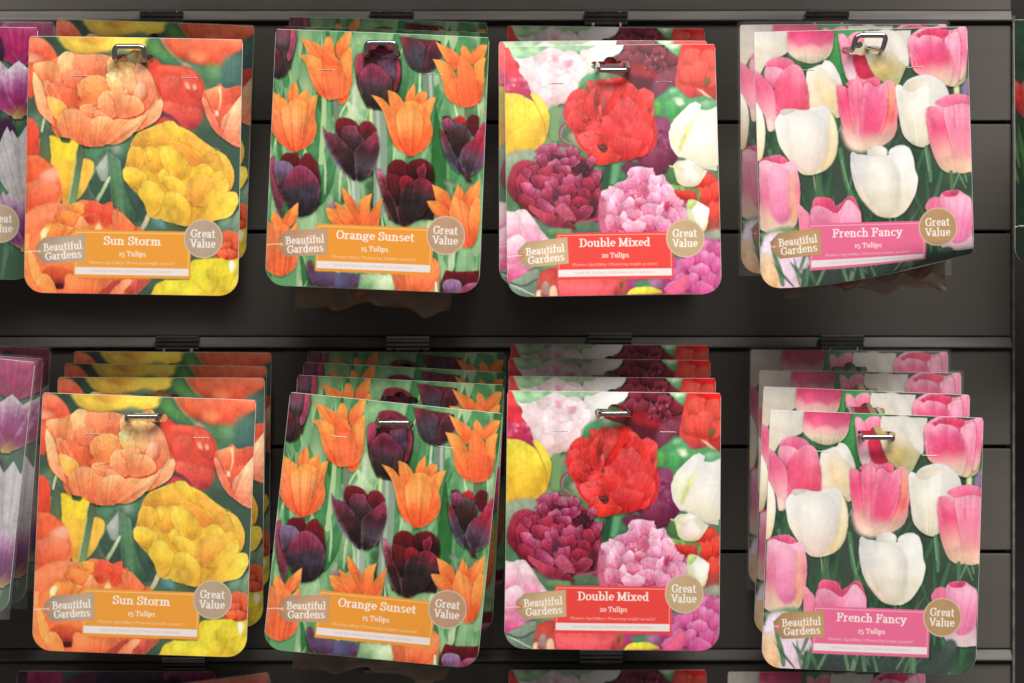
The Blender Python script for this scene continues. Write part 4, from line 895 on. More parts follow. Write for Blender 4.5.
    W('690,300 740,272 790,270 830,290 862,330 870,400 830,480 780,552 720,540 680,480 680,360', '760,552 770,270', '#CEC4AC #DCD3C4 #E0DBD2 #E2DDD6', soft=2)
    W('680,330 700,295 740,285 790,300 780,325 740,335 700,350', '740,350 740,285', '#D8C8B0 #E0D4C0', halo=.05)
    W('665,330 720,335 780,310 790,400 780,548 730,535 690,480', '750,548 730,330', '#D8CCA8 #E8DECA #ECE8DC', halo=.08)
    A.line('732,440 745,545', '#F4F0E4', 5, al=.6)
    # right pink
    T('815,385 840,360 890,345 930,350 960,360! 965,430 900,420', '900,430 900,345', '#E04070 #F07898')
    T('775,415 790,395 830,400 880,440 905,540 910,650 850,650 810,590 785,500', '870,655 790,400', '#E8C8A0 #F0A098 #E84C74 #F080A0')
    T('845,420 870,395 920,385 960,395! 965,655! 900,655 880,560', '920,655 900,390', '#E8B898 #F08C98 #F07898 #F49CB4')
    A.poly('830,600 965,600 965,658! 870,655', '#E8C4A0 #ECA890', soft=16, al=.7)
    A.line('885,440 890,480', '#C04070', 6, al=.5, soft=4)
    for st_, c_, w_ in (('335,655 342,700 352,760', '#A8B888', 4), ('350,655 352,760', '#4E7048', 14), ('440,560 455,640 470,700 500,760', '#4A7C50', 18), ('445,600 462,660 480,720', '#86A87C', 4), ('780,555 792,620 800,690', '#56805A', 14), ('776,560 790,650', '#8CB084', 4), ('880,655 885,740', '#4E7850', 14), ('640,830 645,860', '#4E7850', 12), ('250,640 235,560', '#3E6A44', 10), ('905,655 940,720', '#7AA074', 4), ('160,560 170,600', '#4E7850', 14)):
        A.line(st_, c_, w_)
    # whites in front
    W('200,405 230,392 300,400 340,385 355,400 300,440 210,440', '270,440 270,390', '#CCC4B4 #DCD4C8')
    W('180,455 195,415 220,420 270,400 330,405 355,385 375,378! 400,410 425,470 430,540 415,600 380,640 330,658 285,650 240,600 200,540', '310,658 300,390', '#E4CCA0 #ECDAC0 #E6E2DB #E8E5E0', soft=2)
    W('225,440 280,405 340,415 380,450 390,560 330,650 270,620 235,540', '300,650 300,410', '#ECD0C0 #EAE2D6 #ECE8E0', soft=10, halo=.1, rim=None)
    W('395,410 420,450 430,540 410,610 370,640 390,540', '400,640 405,410', '#E4C890 #F0E4C4', soft=10, halo=0, rim=None)
    W('545,570 560,552 600,548 625,562 620,590 560,600', '590,600 590,548', '#D4CCC0 #E0DAD0')
    W('630,575 655,550 690,545 700,560 660,600', '660,600 670,545', '#D8D0C4 #E6E0D8')
    W('480,585 490,568 510,578 540,582 590,590 625,585 655,570 690,550 715,560 730,600 740,650 750,680 740,740 715,790 680,825 640,833 590,822 545,780 505,720 485,650', '630,833 610,560', '#D8CCA8 #E6DCC8 #E8E5DF #EAE8E3', soft=2)
    W('560,600 640,600 680,680 670,800 620,828 570,760 550,680', '620,830 600,600', '#DACCB0 #E8E0D0 #ECE8DE', soft=14, halo=0, rim=None)
    A.poly('510,680 560,760 620,825 580,812 530,760', '#ECC8B0 #EED8C8', soft=16, al=.6)
    # lower left pink
    T('118,600 150,582 200,573! 235,600 200,620 140,615', '190,620 190,573', '#D83060 #EE6C90', rim='#F8B0C4')
    T('118,605! 140,595 180,605 215,612 250,600 270,630 285,720 280,800 265,860 220,880 160,885 128,870!', '200,885 180,600', '#E0CCA4 #E8B0A0 #EC6C90 #F088A8 #F6C0D0')
    T('160,640 200,620 250,660 265,780 220,850 170,800', '210,850 210,620', '#E8709C #F08CB0 #F4A8C0', rim=None, halo=0, soft=14)
    A.poly('240,640 268,680 275,800 255,850 240,760', '#F0A060 #F4B890', soft=14, al=.6)
    # lower centre pink
    T('335,760 370,745 410,755 430,780 480,742 505,760 530,830 500,850 340,850', '420,850 420,745', '#C82850 #E04870', rim='#F8B0C0')
    T('272,765! 300,790 325,820 340,890! 290,890 278,830', '320,890 275,768', '#EC7090 #F07898 #F49CB0')
    T('325,800 350,780 390,790 430,810 470,760 500,775 525,810 530,850! 330,870!', '430,870 430,760', '#EC6C94 #F088AC #F8B8D0')
    T('455,790 470,762 500,780 525,820 525,850! 440,850!', '480,850 480,762', '#F090B4 #F8C0D8')
    # lower right pink
    T('780,790 800,758 830,755 850,780 840,850 800,830', '820,850 815,755', '#E84878 #F080A0')
    T('835,755 860,730 910,726! 960,760! 975,980! 900,985 850,960 830,900 830,820', '900,990 900,730', '#D8C8C0 #E0B0C0 #E06890 #F078A0 #F4A0BC')
    T('850,760 900,745 960,765 965,900 900,940 860,860', '900,940 900,745', '#E0709C #F080A8 #F8B0C8', soft=8, rim=None, halo=0)
    A.poly('850,735 910,728 900,750 860,752', '#C83058 #E04878', soft=5)
    # bottom left blurred lilac, peach
    A.poly('125,890! 240,860 300,900 280,960 180,950', '#5A7A4C #7A9A6C', soft=14)
    A.poly('130,950! 150,900 200,880 240,900 320,980 330,1040 280,1120! 130,1120!', '#F0C8D8 #ECD0E4 #F0E0EC', soft=14)
    A.poly('128,970! 170,960 200,1010 210,1120! 128,1120!', '#E8A86C #ECC090 #F0D0B0', soft=16)
    A.poly('150,900 190,890 190,950 150,960', '#F0DCF0 #E8D0EC', soft=12)
    A.poly('300,1030! 400,1040! 500,1045! 820,1045! 860,960 900,985 870,1100! 290,1120!', '#34403C #46544C', soft=10)
    A.blades(26, (200, 1040, 740, 1120), ['#4C7A50', '#3A5A44', '#6A8A68'], 29, w=(8, 20), L=(80, 160), lean=.5)
    A.frame(840, 560, 6.827)
    A.poly('745,650 780,610 830,620 820,575! 860,570 930,590! 930,720! 750,720!', '#E8B8CC #F0D0DC #F4E0E8', soft=5)
    A.petals(0, 0, [(850, 590, 30, 40, -20), (890, 600, 30, 50, 20), (790, 640, 34, 44, -30), (850, 650, 36, 50, 0), (900, 660, 34, 60, 20), (800, 690, 36, 50, -10)], ['#D890B0', '#ECC0D4', '#F4E0E8'], '#F8F0F4', ra=.5, halo=.2)
    tone(A, .9, .03, .98)
    furniture(A, 'French Fancy', 291, 575, '15 Tulips', 'Flowers April/May | Flowering height 40cm/16"', '#EC6E96', '#F8B8CC', '#BA9468', ink='#D8A0B0', strip='#F0E4E4')
    return A

def tulip_field(base, greens, sky, heads, panel, border, seed):
    """a simpler printed field of pointed tulips for packets that are only partly in view"""
    A = Art([(0, 0), (215, 0), (215, 257), (0, 257)], base)
    A.fr = None
    A.blobs(60, (0, 0, CW, CH), greens, (24, 80), 26, seed)
    A.blades(90, (-20, 300, CW+20, CH+250), greens, seed+1, w=(10, 34))
    A.blobs(20, (0, 0, CW, 110), sky, (40, 90), 20, seed+2)
    R = random.Random(9)
    for (cx, cy, w, h, pal, rim) in heads:
        w *= .8
        for (dx, a, b, ww) in ((-.32, -.1, .0, .62), (.34, .1, .0, .62), (0, 0, .06, .72), (-.52, -.05, .05, .5), (.52, .05, .05, .5)):
            x = cx+dx*w; j = R.uniform(-.05, .05)
            P = [(cx-.12*w, cy+h*.5, 0), (x-ww*w*.62, cy+h*.12, 0), (x-ww*w*.55+a*w, cy-h*.22, 0), (x+a*w, cy-h*(.5+b+j), 1), (x+ww*w*.55+a*w, cy-h*.22, 0), (x+ww*w*.62, cy+h*.12, 0), (cx+.12*w, cy+h*.5, 0)]
            A.poly(P, pal, ax='%f,%f %f,%f' % (cx, cy+h*.55, x, cy-h*.5), rim=rim, rw=9, ra=.75, halo=.28, vein=.14)
    tone(A, 1.0, 0, .66 if seed > 100 else .80)
    furniture(A, '', 289, 579, '15 Tulips', 'Flowers April/May | Flowering height 40cm/16"', panel, border, '#BFA88C')
    return A

def art_purple():
    pw = '#E8C048 #A8286C #B04488 #D8A0C4 #F0E4EC'; dk = '#201228 #34183A #4E2450'; mg = '#8A1450 #B01C60 #C83478 #D8689C'; wt = '#D8D0C8 #E4DEE0 #F0ECF0'; pv = '#E0B850 #843070 #9C4C90 #C890B8 #E8D4E4'
    H = [(120, 40, 110, 150, mg, '#D880A8'), (430, 60, 120, 170, dk, '#6A4070'), (180, 240, 130, 230, dk, '#7A5080'), (790, 60, 230, 190, mg, '#D880A8'), (620, 110, 150, 190, dk, '#6A3060'),
        (440, 300, 130, 230, wt, '#F8F4F8'), (60, 480, 120, 230, pw, '#F4E8F0'), (300, 560, 130, 240, mg, '#D880A8'), (560, 560, 120, 220, dk, '#7A5080'),
        (690, 470, 130, 210, dk, '#7A5080'), (820, 570, 170, 330, wt, '#F8F4F8'), (785, 255, 230, 220, pw, '#F8F0F4'), (160, 760, 130, 220, wt, '#F8F4F8'), (820, 790, 200, 230, pv, '#F4E8F0'), (420, 800, 130, 230, pw, '#F4E8F0')]
    return tulip_field('#5A7A60', ['#4A7A58', '#6A9A74', '#34584A', '#8AA890', '#3E7A4C', '#5C9A68'], ['#4A1034', '#7A2050', '#3A0C2C', '#8A2C60'], H, '#8A4A84', '#D8A8CC', 44)

def art_red():
    rd = '#8A1418 #C41E1C #E0342A #F06048'
    H = [(40, 330, 90, 150, rd, '#F08070'), (300, 120, 130, 200, rd, '#F08070'), (620, 220, 150, 220, rd, '#F08070'), (460, 480, 150, 220, rd, '#F08070'), (180, 640, 130, 220, rd, '#F08070'), (760, 560, 150, 220, rd, '#F08070')]
    return tulip_field('#26402C', ['#1E3A26', '#2E5A38', '#3E7A48', '#16301E', '#6AA050', '#244A30'], ['#1E3A26', '#2E5A38', '#3A6A40'], H, '#B8342C', '#F0B0A0', 144)

#==SCENE==
import bpy, bmesh
from mathutils import Vector, noise as mnoise

scn = bpy.context.scene
COL = scn.collection
F = 2462.0                       # focal length in pixels
CAMY = -2.03                     # camera distance from the wall face (y = 0)
W, H = 0.160, 0.1925             # printed card, metres

def at(px, py, y):
    d = y-CAMY
    return Vector(((px-512)/F*d, y, (341.5-py)/F*d))

# ---------------------------------------------------------------- materials
def new_mat(name):
    m = bpy.data.materials.new(name); m.use_nodes = True
    nt = m.node_tree; b = nt.nodes['Principled BSDF']
    return m, nt, b
def noise_mat(name, c0, c1, scale, rough, metal=0.0, bump=0.0, detail=6, stretch=(1, 1, 1), alpha=1.0, coat=0.0, spec=.5):
    m, nt, b = new_mat(name); N = nt.nodes; L = nt.links
    tc = N.new('ShaderNodeTexCoord'); mp = N.new('ShaderNodeMapping'); mp.inputs['Scale'].default_value = stretch
    n = N.new('ShaderNodeTexNoise'); n.inputs['Scale'].default_value = scale; n.inputs['Detail'].default_value = detail
    r = N.new('ShaderNodeValToRGB'); r.color_ramp.elements[0].color = (*c0, 1); r.color_ramp.elements[1].color = (*c1, 1)
    r.color_ramp.elements[0].position = .3; r.color_ramp.elements[1].position = .7
    L.new(tc.outputs['Object'], mp.inputs['Vector']); L.new(mp.outputs[0], n.inputs['Vector']); L.new(n.outputs['Fac'], r.inputs[0]); L.new(r.outputs[0], b.inputs['Base Color'])
    b.inputs['Roughness'].default_value = rough; b.inputs['Metallic'].default_value = metal
    b.inputs['Alpha'].default_value = alpha; b.inputs['Coat Weight'].default_value = coat; b.inputs['Specular IOR Level'].default_value = spec
    if bump:
        bp = N.new('ShaderNodeBump'); bp.inputs['Strength'].default_value = bump; bp.inputs['Distance'].default_value = .002
        L.new(n.outputs['Fac'], bp.inputs['Height']); L.new(bp.outputs[0], b.inputs['Normal'])
    return m

def print_mat():
    m, nt, b = new_mat('printed_card'); N = nt.nodes; L = nt.links
    a = N.new('ShaderNodeVertexColor'); a.layer_name = 'Print'
    L.new(a.outputs['Color'], b.inputs['Base Color'])
    n = N.new('ShaderNodeTexNoise'); n.inputs['Scale'].default_value = 9; n.inputs['Detail'].default_value = 3
    tc = N.new('ShaderNodeTexCoord'); L.new(tc.outputs['Object'], n.inputs['Vector'])
    bp = N.new('ShaderNodeBump'); bp.inputs['Strength'].default_value = .12; bp.inputs['Distance'].default_value = .01
    L.new(n.outputs['Fac'], bp.inputs['Height']); L.new(bp.outputs[0], b.inputs['Normal'])
    mr = N.new('ShaderNodeMapRange'); mr.inputs['To Min'].default_value = .25; mr.inputs['To Max'].default_value = .36
    L.new(n.outputs['Fac'], mr.inputs[0]); L.new(mr.outputs[0], b.inputs['Roughness'])
    b.inputs['Specular IOR Level'].default_value = .36
    b.inputs['Coat Weight'].default_value = .12; b.inputs['Coat Roughness'].default_value = .28
    return m
M_PRINT = print_mat()
M_BACK = noise_mat('card_stock', (.62, .58, .52), (.74, .71, .66), 60, .7)
M_WALL = noise_mat('taupe_laminate', (.084, .073, .061), (.093, .081, .068), 26, .62, bump=.04, stretch=(.25, 1, 6))
M_CORE = noise_mat('dark_groove', (.028, .024, .02), (.04, .035, .03), 60, .8)
M_DEEP = noise_mat('dark_backing', (.008, .008, .007), (.013, .012, .011), 40, .85)
M_RAIL = noise_mat('worn_rail', (.075, .067, .057), (.17, .153, .132), 34, .6, metal=.0, bump=.05, stretch=(.3, 1, 3))
M_CHROME = noise_mat('chrome_wire', (.36, .345, .33), (.46, .44, .42), 50, .13, metal=1.0)
M_BRACK = noise_mat('dark_chrome', (.09, .082, .075), (.16, .15, .14), 60, .22, metal=1.0)
M_BAG = noise_mat('bag_film', (.13, .08, .045), (.30, .19, .11), 60, .25, bump=.8, alpha=.5, coat=.25)
M_BULB = noise_mat('bulb_skin', (.07, .02, .012), (.24, .085, .04), 55, .5, bump=.4, stretch=(3, 3, .6))
M_FILM = noise_mat('clear_film', (.62, .60, .58), (.78, .76, .74), 40, .12, bump=.9, alpha=.09, coat=.3)
M_STAPLE = noise_mat('staple_wire', (.36, .33, .31), (.5, .47, .44), 60, .4, metal=.6)

# ---------------------------------------------------------------- object helpers
def link(o, parent=None):
    COL.objects.link(o)
    if parent is not None: o.parent = parent
    return o
def obj_bm(name, bm, mat, parent=None, smooth=False):
    bmesh.ops.recalc_face_normals(bm, faces=bm.faces)
    me = bpy.data.meshes.new(name); bm.to_mesh(me); bm.free(); me.materials.append(mat)
    if smooth: me.shade_smooth()
    return link(bpy.data.objects.new(name, me), parent)
def empty(name, loc, label, cat, group=None):
    o = bpy.data.objects.new(name, None); COL.objects.link(o); o.empty_display_size = .02
    o.location = loc; o['label'] = label; o['category'] = cat
    if group: o['group'] = group
    return o
def box(bm, x0, x1, y0, y1, z0, z1, bev=0.0):
    r = bmesh.ops.create_cube(bm, size=1)
    for v in r['verts']:
        v.co = Vector((x0+(v.co.x+.5)*(x1-x0), y0+(v.co.y+.5)*(y1-y0), z0+(v.co.z+.5)*(z1-z0)))
    if bev:
        es = list({e for v in r['verts'] for e in v.link_edges})
        bmesh.ops.bevel(bm, geom=es, offset=bev, segments=3, affect='EDGES', profile=.6)
def tube(bm, pts, r, seg=14, close=False):
    P = [Vector(p) for p in pts]; n = len(P); rings = []
    up = Vector((0, 0, 1)); T0 = (P[1]-P[0]).normalized()
    nrm = T0.cross(up)
    if nrm.length < 1e-4: nrm = T0.cross(Vector((0, 1, 0)))
    nrm.normalize()
    for i in range(n):
        t = (P[min(i+1, n-1)]-P[max(i-1, 0)]).normalized()
        nrm = (nrm-t*nrm.dot(t)).normalized(); b = t.cross(nrm)
        rings.append([bm.verts.new(P[i]+(nrm*math.cos(a)+b*math.sin(a))*r) for a in [2*math.pi*k/seg for k in range(seg)]])
    for i in range(n-1):
        for k in range(seg):
            bm.faces.new((rings[i][k], rings[i][(k+1) % seg], rings[i+1][(k+1) % seg], rings[i+1][k]))
    bm.faces.new(rings[0]); bm.faces.new(list(reversed(rings[-1])))
def fillet(pts, rad, n=6):
    P = [Vector(p) for p in pts]; out = [P[0]]
    for i in range(1, len(P)-1):
        a = P[i-1]-P[i]; b = P[i+1]-P[i]; r = min(rad, a.length*.48, b.length*.48)
        p0 = P[i]+a.normalized()*r; p1 = P[i]+b.normalized()*r
        for k in range(n+1):
            t = k/n; out.append(p0*(1-t)**2+P[i]*2*t*(1-t)+p1*t*t)
    out.append(P[-1]); return out

# ---------------------------------------------------------------- the card
RC = 0.0142
SLOT_Z = -0.0155
def slot(x, z, grow=0.0):
    z = z-SLOT_Z; ax = abs(x)
    bar = np.hypot(np.maximum(ax-.0115, 0), z) < .0030+grow
    bump_ = np.hypot(x, z-.0012) < .0052+grow
    return bar | bump_
def xspan(z):
    """half width of the card at height z (z from 0 down to -H): the lower corners are rounded"""
    h = z+H
    ins = np.where(h < RC, RC-np.sqrt(np.maximum(RC*RC-(RC-np.clip(h, 0, RC))**2, 0)), 0)
    h2 = -z; r2 = .0012
    ins = ins+np.where(h2 < r2, r2-np.sqrt(np.maximum(r2*r2-(r2-np.clip(h2, 0, r2))**2, 0)), 0)
    return W/2-ins
def bend_plain(x, z, k=(.0035, .002, .0)):
    v = -z/H; u = x/(W/2)
    return x, -k[0]*np.sin(v*3.0)*.6-k[1]*(1-u*u)+k[2]*u*v*v, z
def bend_curl(x, z):
    """the lower right corner of one old card curls back and up"""
    v = -z/H; u = (x/(W/2)+1)/2
    t = np.clip((v-.83)/.17, 0, 1)*np.clip((u-.12)/.88, 0, 1)
    z2 = z+t**1.6*.0225; y = -.002*np.sin(v*3)+t**1.9*.016+.0016*np.sin(u*9)*t
    return x-.0*t, y, z2
def bend_warp(x, z): return bend_plain(x, z, (.005, -.003, .006))

def card_mesh(name, img, bend, gx=460, gy=550):
    s = np.linspace(0, 1, gy)
    z = -s*H; hw = xspan(z)
    u = np.linspace(-1, 1, gx)
    X = hw[:, None]*u[None, :]; Z = np.repeat(z[:, None], gx, 1)
    cx = np.clip((X/W+.5)*NX-.5, 0, NX-1.001); cy = np.clip((-Z/H)*NY-.5, 0, NY-1.001)
    xi = cx.astype(int); yi = cy.astype(int); fx = (cx-xi)[..., None]; fy = (cy-yi)[..., None]
    I = np.clip(img, 0, 1)
    I = np.where(I <= .04045, I/12.92, ((I+.055)/1.055)**2.4)*.86
    C = (I[yi, xi]*(1-fx)+I[yi, xi+1]*fx)*(1-fy)+(I[yi+1, xi]*(1-fx)+I[yi+1, xi+1]*fx)*fy
    x2, y2, z2 = bend(X, Z)
    co = np.stack([x2, y2, z2], -1).reshape(-1, 3).astype(np.float32)
    idx = np.arange(gx*gy).reshape(gy, gx)
    q = np.stack([idx[1:, :-1], idx[1:, 1:], idx[:-1, 1:], idx[:-1, :-1]], -1).reshape(-1, 4)
    mx = ((X[1:, :-1]+X[:-1, 1:])/2).reshape(-1); mz = ((Z[1:, :-1]+Z[:-1, 1:])/2).reshape(-1)
    q = q[~slot(mx, mz)]
    me = bpy.data.meshes.new(name)
    me.vertices.add(len(co)); me.vertices.foreach_set('co', co.ravel())
    me.loops.add(q.size); me.loops.foreach_set('vertex_index', q.ravel().astype(np.int32))
    me.polygons.add(len(q)); me.polygons.foreach_set('loop_start', (np.arange(len(q))*4).astype(np.int32))
    me.polygons.foreach_set('loop_total', np.full(len(q), 4, np.int32))
    me.polygons.foreach_set('use_smooth', np.ones(len(q), bool))
    at_ = me.color_attributes.new('Print', 'FLOAT_COLOR', 'POINT')
    rgba = np.ones((gx*gy, 4), np.float32); rgba[:, :3] = C.reshape(-1, 3)
    at_.data.foreach_set('color', rgba.ravel())
    me.materials.append(M_PRINT); me.update(); me.validate()
    return me

def backing_mesh(bend):
    gx, gy = 61, 73; bm = bmesh.new(); V = {}
    for j in range(gy):
        z = -H*j/(gy-1); hw = float(xspan(np.array(z)))+.00025
        for i in range(gx):
            x = hw*(2*i/(gx-1)-1)
            a, b, c = bend(np.array(x), np.array(z-.0002*(j == gy-1)+.0002*(j == 0)))
            for k, dy in ((0, .00012), (1, .0011)): V[i, j, k] = bm.verts.new((float(a), float(b)+dy, float(c)))
    keep = set()
    for j in range(gy-1):
        z = -H*(j+.5)/(gy-1); hw = float(xspan(np.array(z)))
        for i in range(gx-1):
            x = hw*(2*(i+.5)/(gx-1)-1)
            if not bool(slot(np.array(x), np.array(z), .0022)): keep.add((i, j))
    for (i, j) in keep:
        bm.faces.new((V[i, j+1, 0], V[i+1, j+1, 0], V[i+1, j, 0], V[i, j, 0]))
        bm.faces.new((V[i, j, 1], V[i+1, j, 1], V[i+1, j+1, 1], V[i, j+1, 1]))
        for di, dj, a, b in ((-1, 0, (i, j), (i, j+1)), (1, 0, (i+1, j+1), (i+1, j)), (0, -1, (i+1, j), (i, j)), (0, 1, (i, j+1), (i+1, j+1))):
            if (i+di, j+dj) not in keep:
                bm.faces.new((V[a[0], a[1], 0], V[b[0], b[1], 0], V[b[0], b[1], 1], V[a[0], a[1], 1]))
    for v in [v for v in bm.verts if not v.link_faces]: bm.verts.remove(v)
    bmesh.ops.recalc_face_normals(bm, faces=bm.faces)
    me = bpy.data.meshes.new('card_backing'); bm.to_mesh(me); bm.free(); me.materials.append(M_BACK); me.shade_smooth()
    return me

def staple_mesh(bend, sx):
    bm = bmesh.new(); pts = []
    for k in range(7):
        x = sx*.0405+(k/6-.5)*.0115; z = -.0295
        a, b, c = bend(np.array(x), np.array(z)); pts.append((float(a), float(b)-.00012, float(c)))
    p0, p1 = pts[0], pts[-1]
    tube(bm, [(p0[0], p0[1]+.003, p0[2])]+pts+[(p1[0], p1[1]+.003, p1[2])], .00024, 6)
    bmesh.ops.recalc_face_normals(bm, faces=bm.faces)
    me = bpy.data.meshes.new('staple'); bm.to_mesh(me); bm.free(); me.materials.append(M_STAPLE)
    return me

def bag_mesh(drop, seed, wid=.118):
    """a pillow of clear film hanging behind the card, crumpled, with a ragged heat seal at the foot"""
    bm = bmesh.new(); gx, gy = 40, 44; V = {}
    z0, z1 = -.055, -(H+drop)
    for j in range(gy):
        v = j/(gy-1)
        for i in range(gx):
            u = i/(gx-1); uu = 2*u-1
            wz = wid*.5*(.82+.18*math.sin(min(v*1.5, 1)*math.pi/2))
            foot = (.0022*math.sin(u*11+seed)+.0016*math.sin(u*23+seed*2)-.004*uu*uu) if v > .9 else 0
            z = z0+(z1-z0)*v+foot*(v-.9)*10
            th = .019*max(0, 1-abs(uu)**3)*math.sin(math.pi*min(1, max(0, v))**1.6)**.6 if 0 < v < 1 else 0
            for k, s in ((0, -1), (1, 1)):
                p = Vector((uu*wz, 0, z)); n = mnoise.noise(Vector((uu*5+seed, v*7, k*3)))*.0035+mnoise.noise(Vector((uu*14+seed, v*17, k*5)))*.0014
                edge = 0 if i in (0, gx-1) or j in (0, gy-1) else 1
                V[i, j, k] = bm.verts.new((p.x+n*edge*.6, .0235+s*(th+n)*edge*(1 if th else .3), p.z+n*.8))
    for j in range(gy-1):
        for i in range(gx-1):
            bm.faces.new((V[i, j+1, 0], V[i+1, j+1, 0], V[i+1, j, 0], V[i, j, 0]))
            bm.faces.new((V[i, j, 1], V[i+1, j, 1], V[i+1, j+1, 1], V[i, j+1, 1]))
    bmesh.ops.remove_doubles(bm, verts=bm.verts, dist=.0002)
    bmesh.ops.recalc_face_normals(bm, faces=bm.faces)
    me = bpy.data.meshes.new('bulb_bag'); bm.to_mesh(me); bm.free(); me.materials.append(M_BAG); me.shade_smooth()
    return me

def bulb_mesh():
    bm = bmesh.new(); prof = [(0, -.012), (.006, -.0118), (.0115, -.008), (.0138, -.001), (.0122, .006), (.0078, .012), (.0036, .0165), (.0012, .0205), (0, .022)]
    seg = 18; rings = []
    for r, z in prof:
        rings.append([bm.verts.new((r*math.cos(a)*(1+.06*math.sin(3*a)), r*math.sin(a)*.86, z+.0006*math.sin(5*a))) for a in [2*math.pi*k/seg for k in range(seg)]])
    for i in range(len(prof)-1):
        for k in range(seg): bm.faces.new((rings[i][k], rings[i][(k+1) % seg], rings[i+1][(k+1) % seg], rings[i+1][k]))
    bmesh.ops.remove_doubles(bm, verts=bm.verts, dist=1e-5); bmesh.ops.recalc_face_normals(bm, faces=bm.faces)
    me = bpy.data.meshes.new('bulb'); bm.to_mesh(me); bm.free(); me.materials.append(M_BULB); me.shade_smooth()
    return me

def film_mesh(mx, mz, seed):
    """clear sleeve over the face of a packet: front sheet wrapped round both sides"""
    bm = bmesh.new(); gx, gy = 60, 60; V = []
    for j in range(gy):
        v = j/(gy-1); row = []
        for i in range(gx):
            u = i/(gx-1)*2-1; x = u*(W/2+mx)
            n = mnoise.noise(Vector((u*4+seed, v*5, 0)))*.0012+mnoise.noise(Vector((u*16+seed, v*18, 2)))*.0006
            if v < .12: n += mnoise.noise(Vector((u*20+seed, v*40, 7)))*.0016
            row.append(bm.verts.new((x, -.0068-abs(n)*1.2+.006*max(0, (abs(u)-.93)/.07)**2, mz-v*(H+mz+.002))))
        V.append(row)
    for j in range(gy-1):
        for i in range(gx-1): bm.faces.new((V[j+1][i], V[j+1][i+1], V[j][i+1], V[j][i]))
    me = bpy.data.meshes.new('clear_sleeve'); bm.to_mesh(me); bm.free(); me.materials.append(M_FILM); me.shade_smooth()
    return me

ARTS = {n: f().img for n, f in (('sun', art_sun), ('orange', art_orange), ('double', art_double), ('french', art_french), ('purple', art_purple), ('red', art_red))}
MESH = {n: card_mesh('printed_card', im, bend_plain, *((460, 550) if n not in ('red',) else (230, 275))) for n, im in ARTS.items()}
MESH['orange_warp'] = card_mesh('printed_card', ARTS['orange'], bend_warp)
MESH['french_curl'] = card_mesh('printed_card', ARTS['french'], bend_curl)
BACK = {'plain': backing_mesh(bend_plain), 'curl': backing_mesh(bend_curl), 'warp': backing_mesh(bend_warp)}
STAPLE = {k: [staple_mesh(b, s) for s in (-1, 1)] for k, b in (('plain', bend_plain), ('curl', bend_curl), ('warp', bend_warp))}
BAGS = {'short': bag_mesh(-.012, 1.3), 'long': bag_mesh(.012, 2.1), 'mid': bag_mesh(.0015, 4.4, .125)}
BULB = bulb_mesh()
FILM = film_mesh(.0022, .002, 3.0)

def packet(design, label, group, y, TL=None, TR=None, quad=None, lean=2.0, bag='short', curl=False, film=False, yaw=0.0, bulbs=True, roll=None):
    lean = math.radians(lean)
    if quad:
        q = [np.array(p, float) for p in quad]
        c = sum(q)/4
        r = (math.atan2(q[1][1]-q[0][1], q[1][0]-q[0][0])+math.atan2(q[2][1]-q[3][1], q[2][0]-q[3][0]))/2
        r2 = (math.atan2(q[0][0]-q[3][0], q[3][1]-q[0][1])+math.atan2(q[1][0]-q[2][0], q[2][1]-q[1][1]))/2
        th = (r+r2)/2
        ctr = at(c[0], c[1], y)
        # move from the centre up to the middle of the top edge
        d = Vector((math.sin(th)*math.cos(lean), 0, math.cos(th)*math.cos(lean)))*(H/2)
        loc = ctr+d; loc.y = y+math.sin(lean)*H/2*0+0
    else:
        th = math.atan2(TR[1]-TL[1], TR[0]-TL[0])
        loc = at((TL[0]+TR[0])/2, (TL[1]+TR[1])/2, y)
    if roll is not None: th = math.radians(roll)
    t = empty('bulb_packet', loc, label, 'bulb packet', group)
    t.rotation_euler = (-lean, th, math.radians(yaw))
    kind = curl or 'plain'
    c = bpy.data.objects.new('printed_card', MESH[design+('_'+curl if curl else '')]); link(c, t)
    b = bpy.data.objects.new('card_backing', BACK[kind]); link(b, t)
    for sm in STAPLE[kind]: link(bpy.data.objects.new('staple', sm), t)
    g = bpy.data.objects.new('bulb_bag', BAGS[bag]); link(g, t)
    dz = {'short': 0, 'long': .018, 'mid': .009}[bag]
    if bulbs:
        R = random.Random(int(abs(loc.x)*9000+abs(loc.z)*7000))
        for k, (bx_, bz) in enumerate(((-.038, -.168), (-.012, -.172), (.016, -.170), (.040, -.166), (-.026, -.142), (.002, -.144), (.029, -.141))):
            o = bpy.data.objects.new('bulb', BULB); link(o, g)
            o.location = (bx_+R.uniform(-.003, .003), .0235+R.uniform(-.002, .002), bz-dz+R.uniform(-.002, .002)+(.006 if bag == 'long' else 0))
            o.rotation_euler = (R.uniform(-.3, .3), R.uniform(-1.2, 1.2), R.uniform(0, 6)); o.scale = [R.uniform(.85, 1.05)]*3
    if film:
        f = bpy.data.objects.new('clear_sleeve', FILM); link(f, t)
    return t

G = {'sun': 'orange and yellow tulip packets', 'orange': 'orange and blackish tulip packets', 'double': 'mixed double tulip packets', 'french': 'pink and white tulip packets', 'purple': 'purple tulip packets'}
YF = -.181
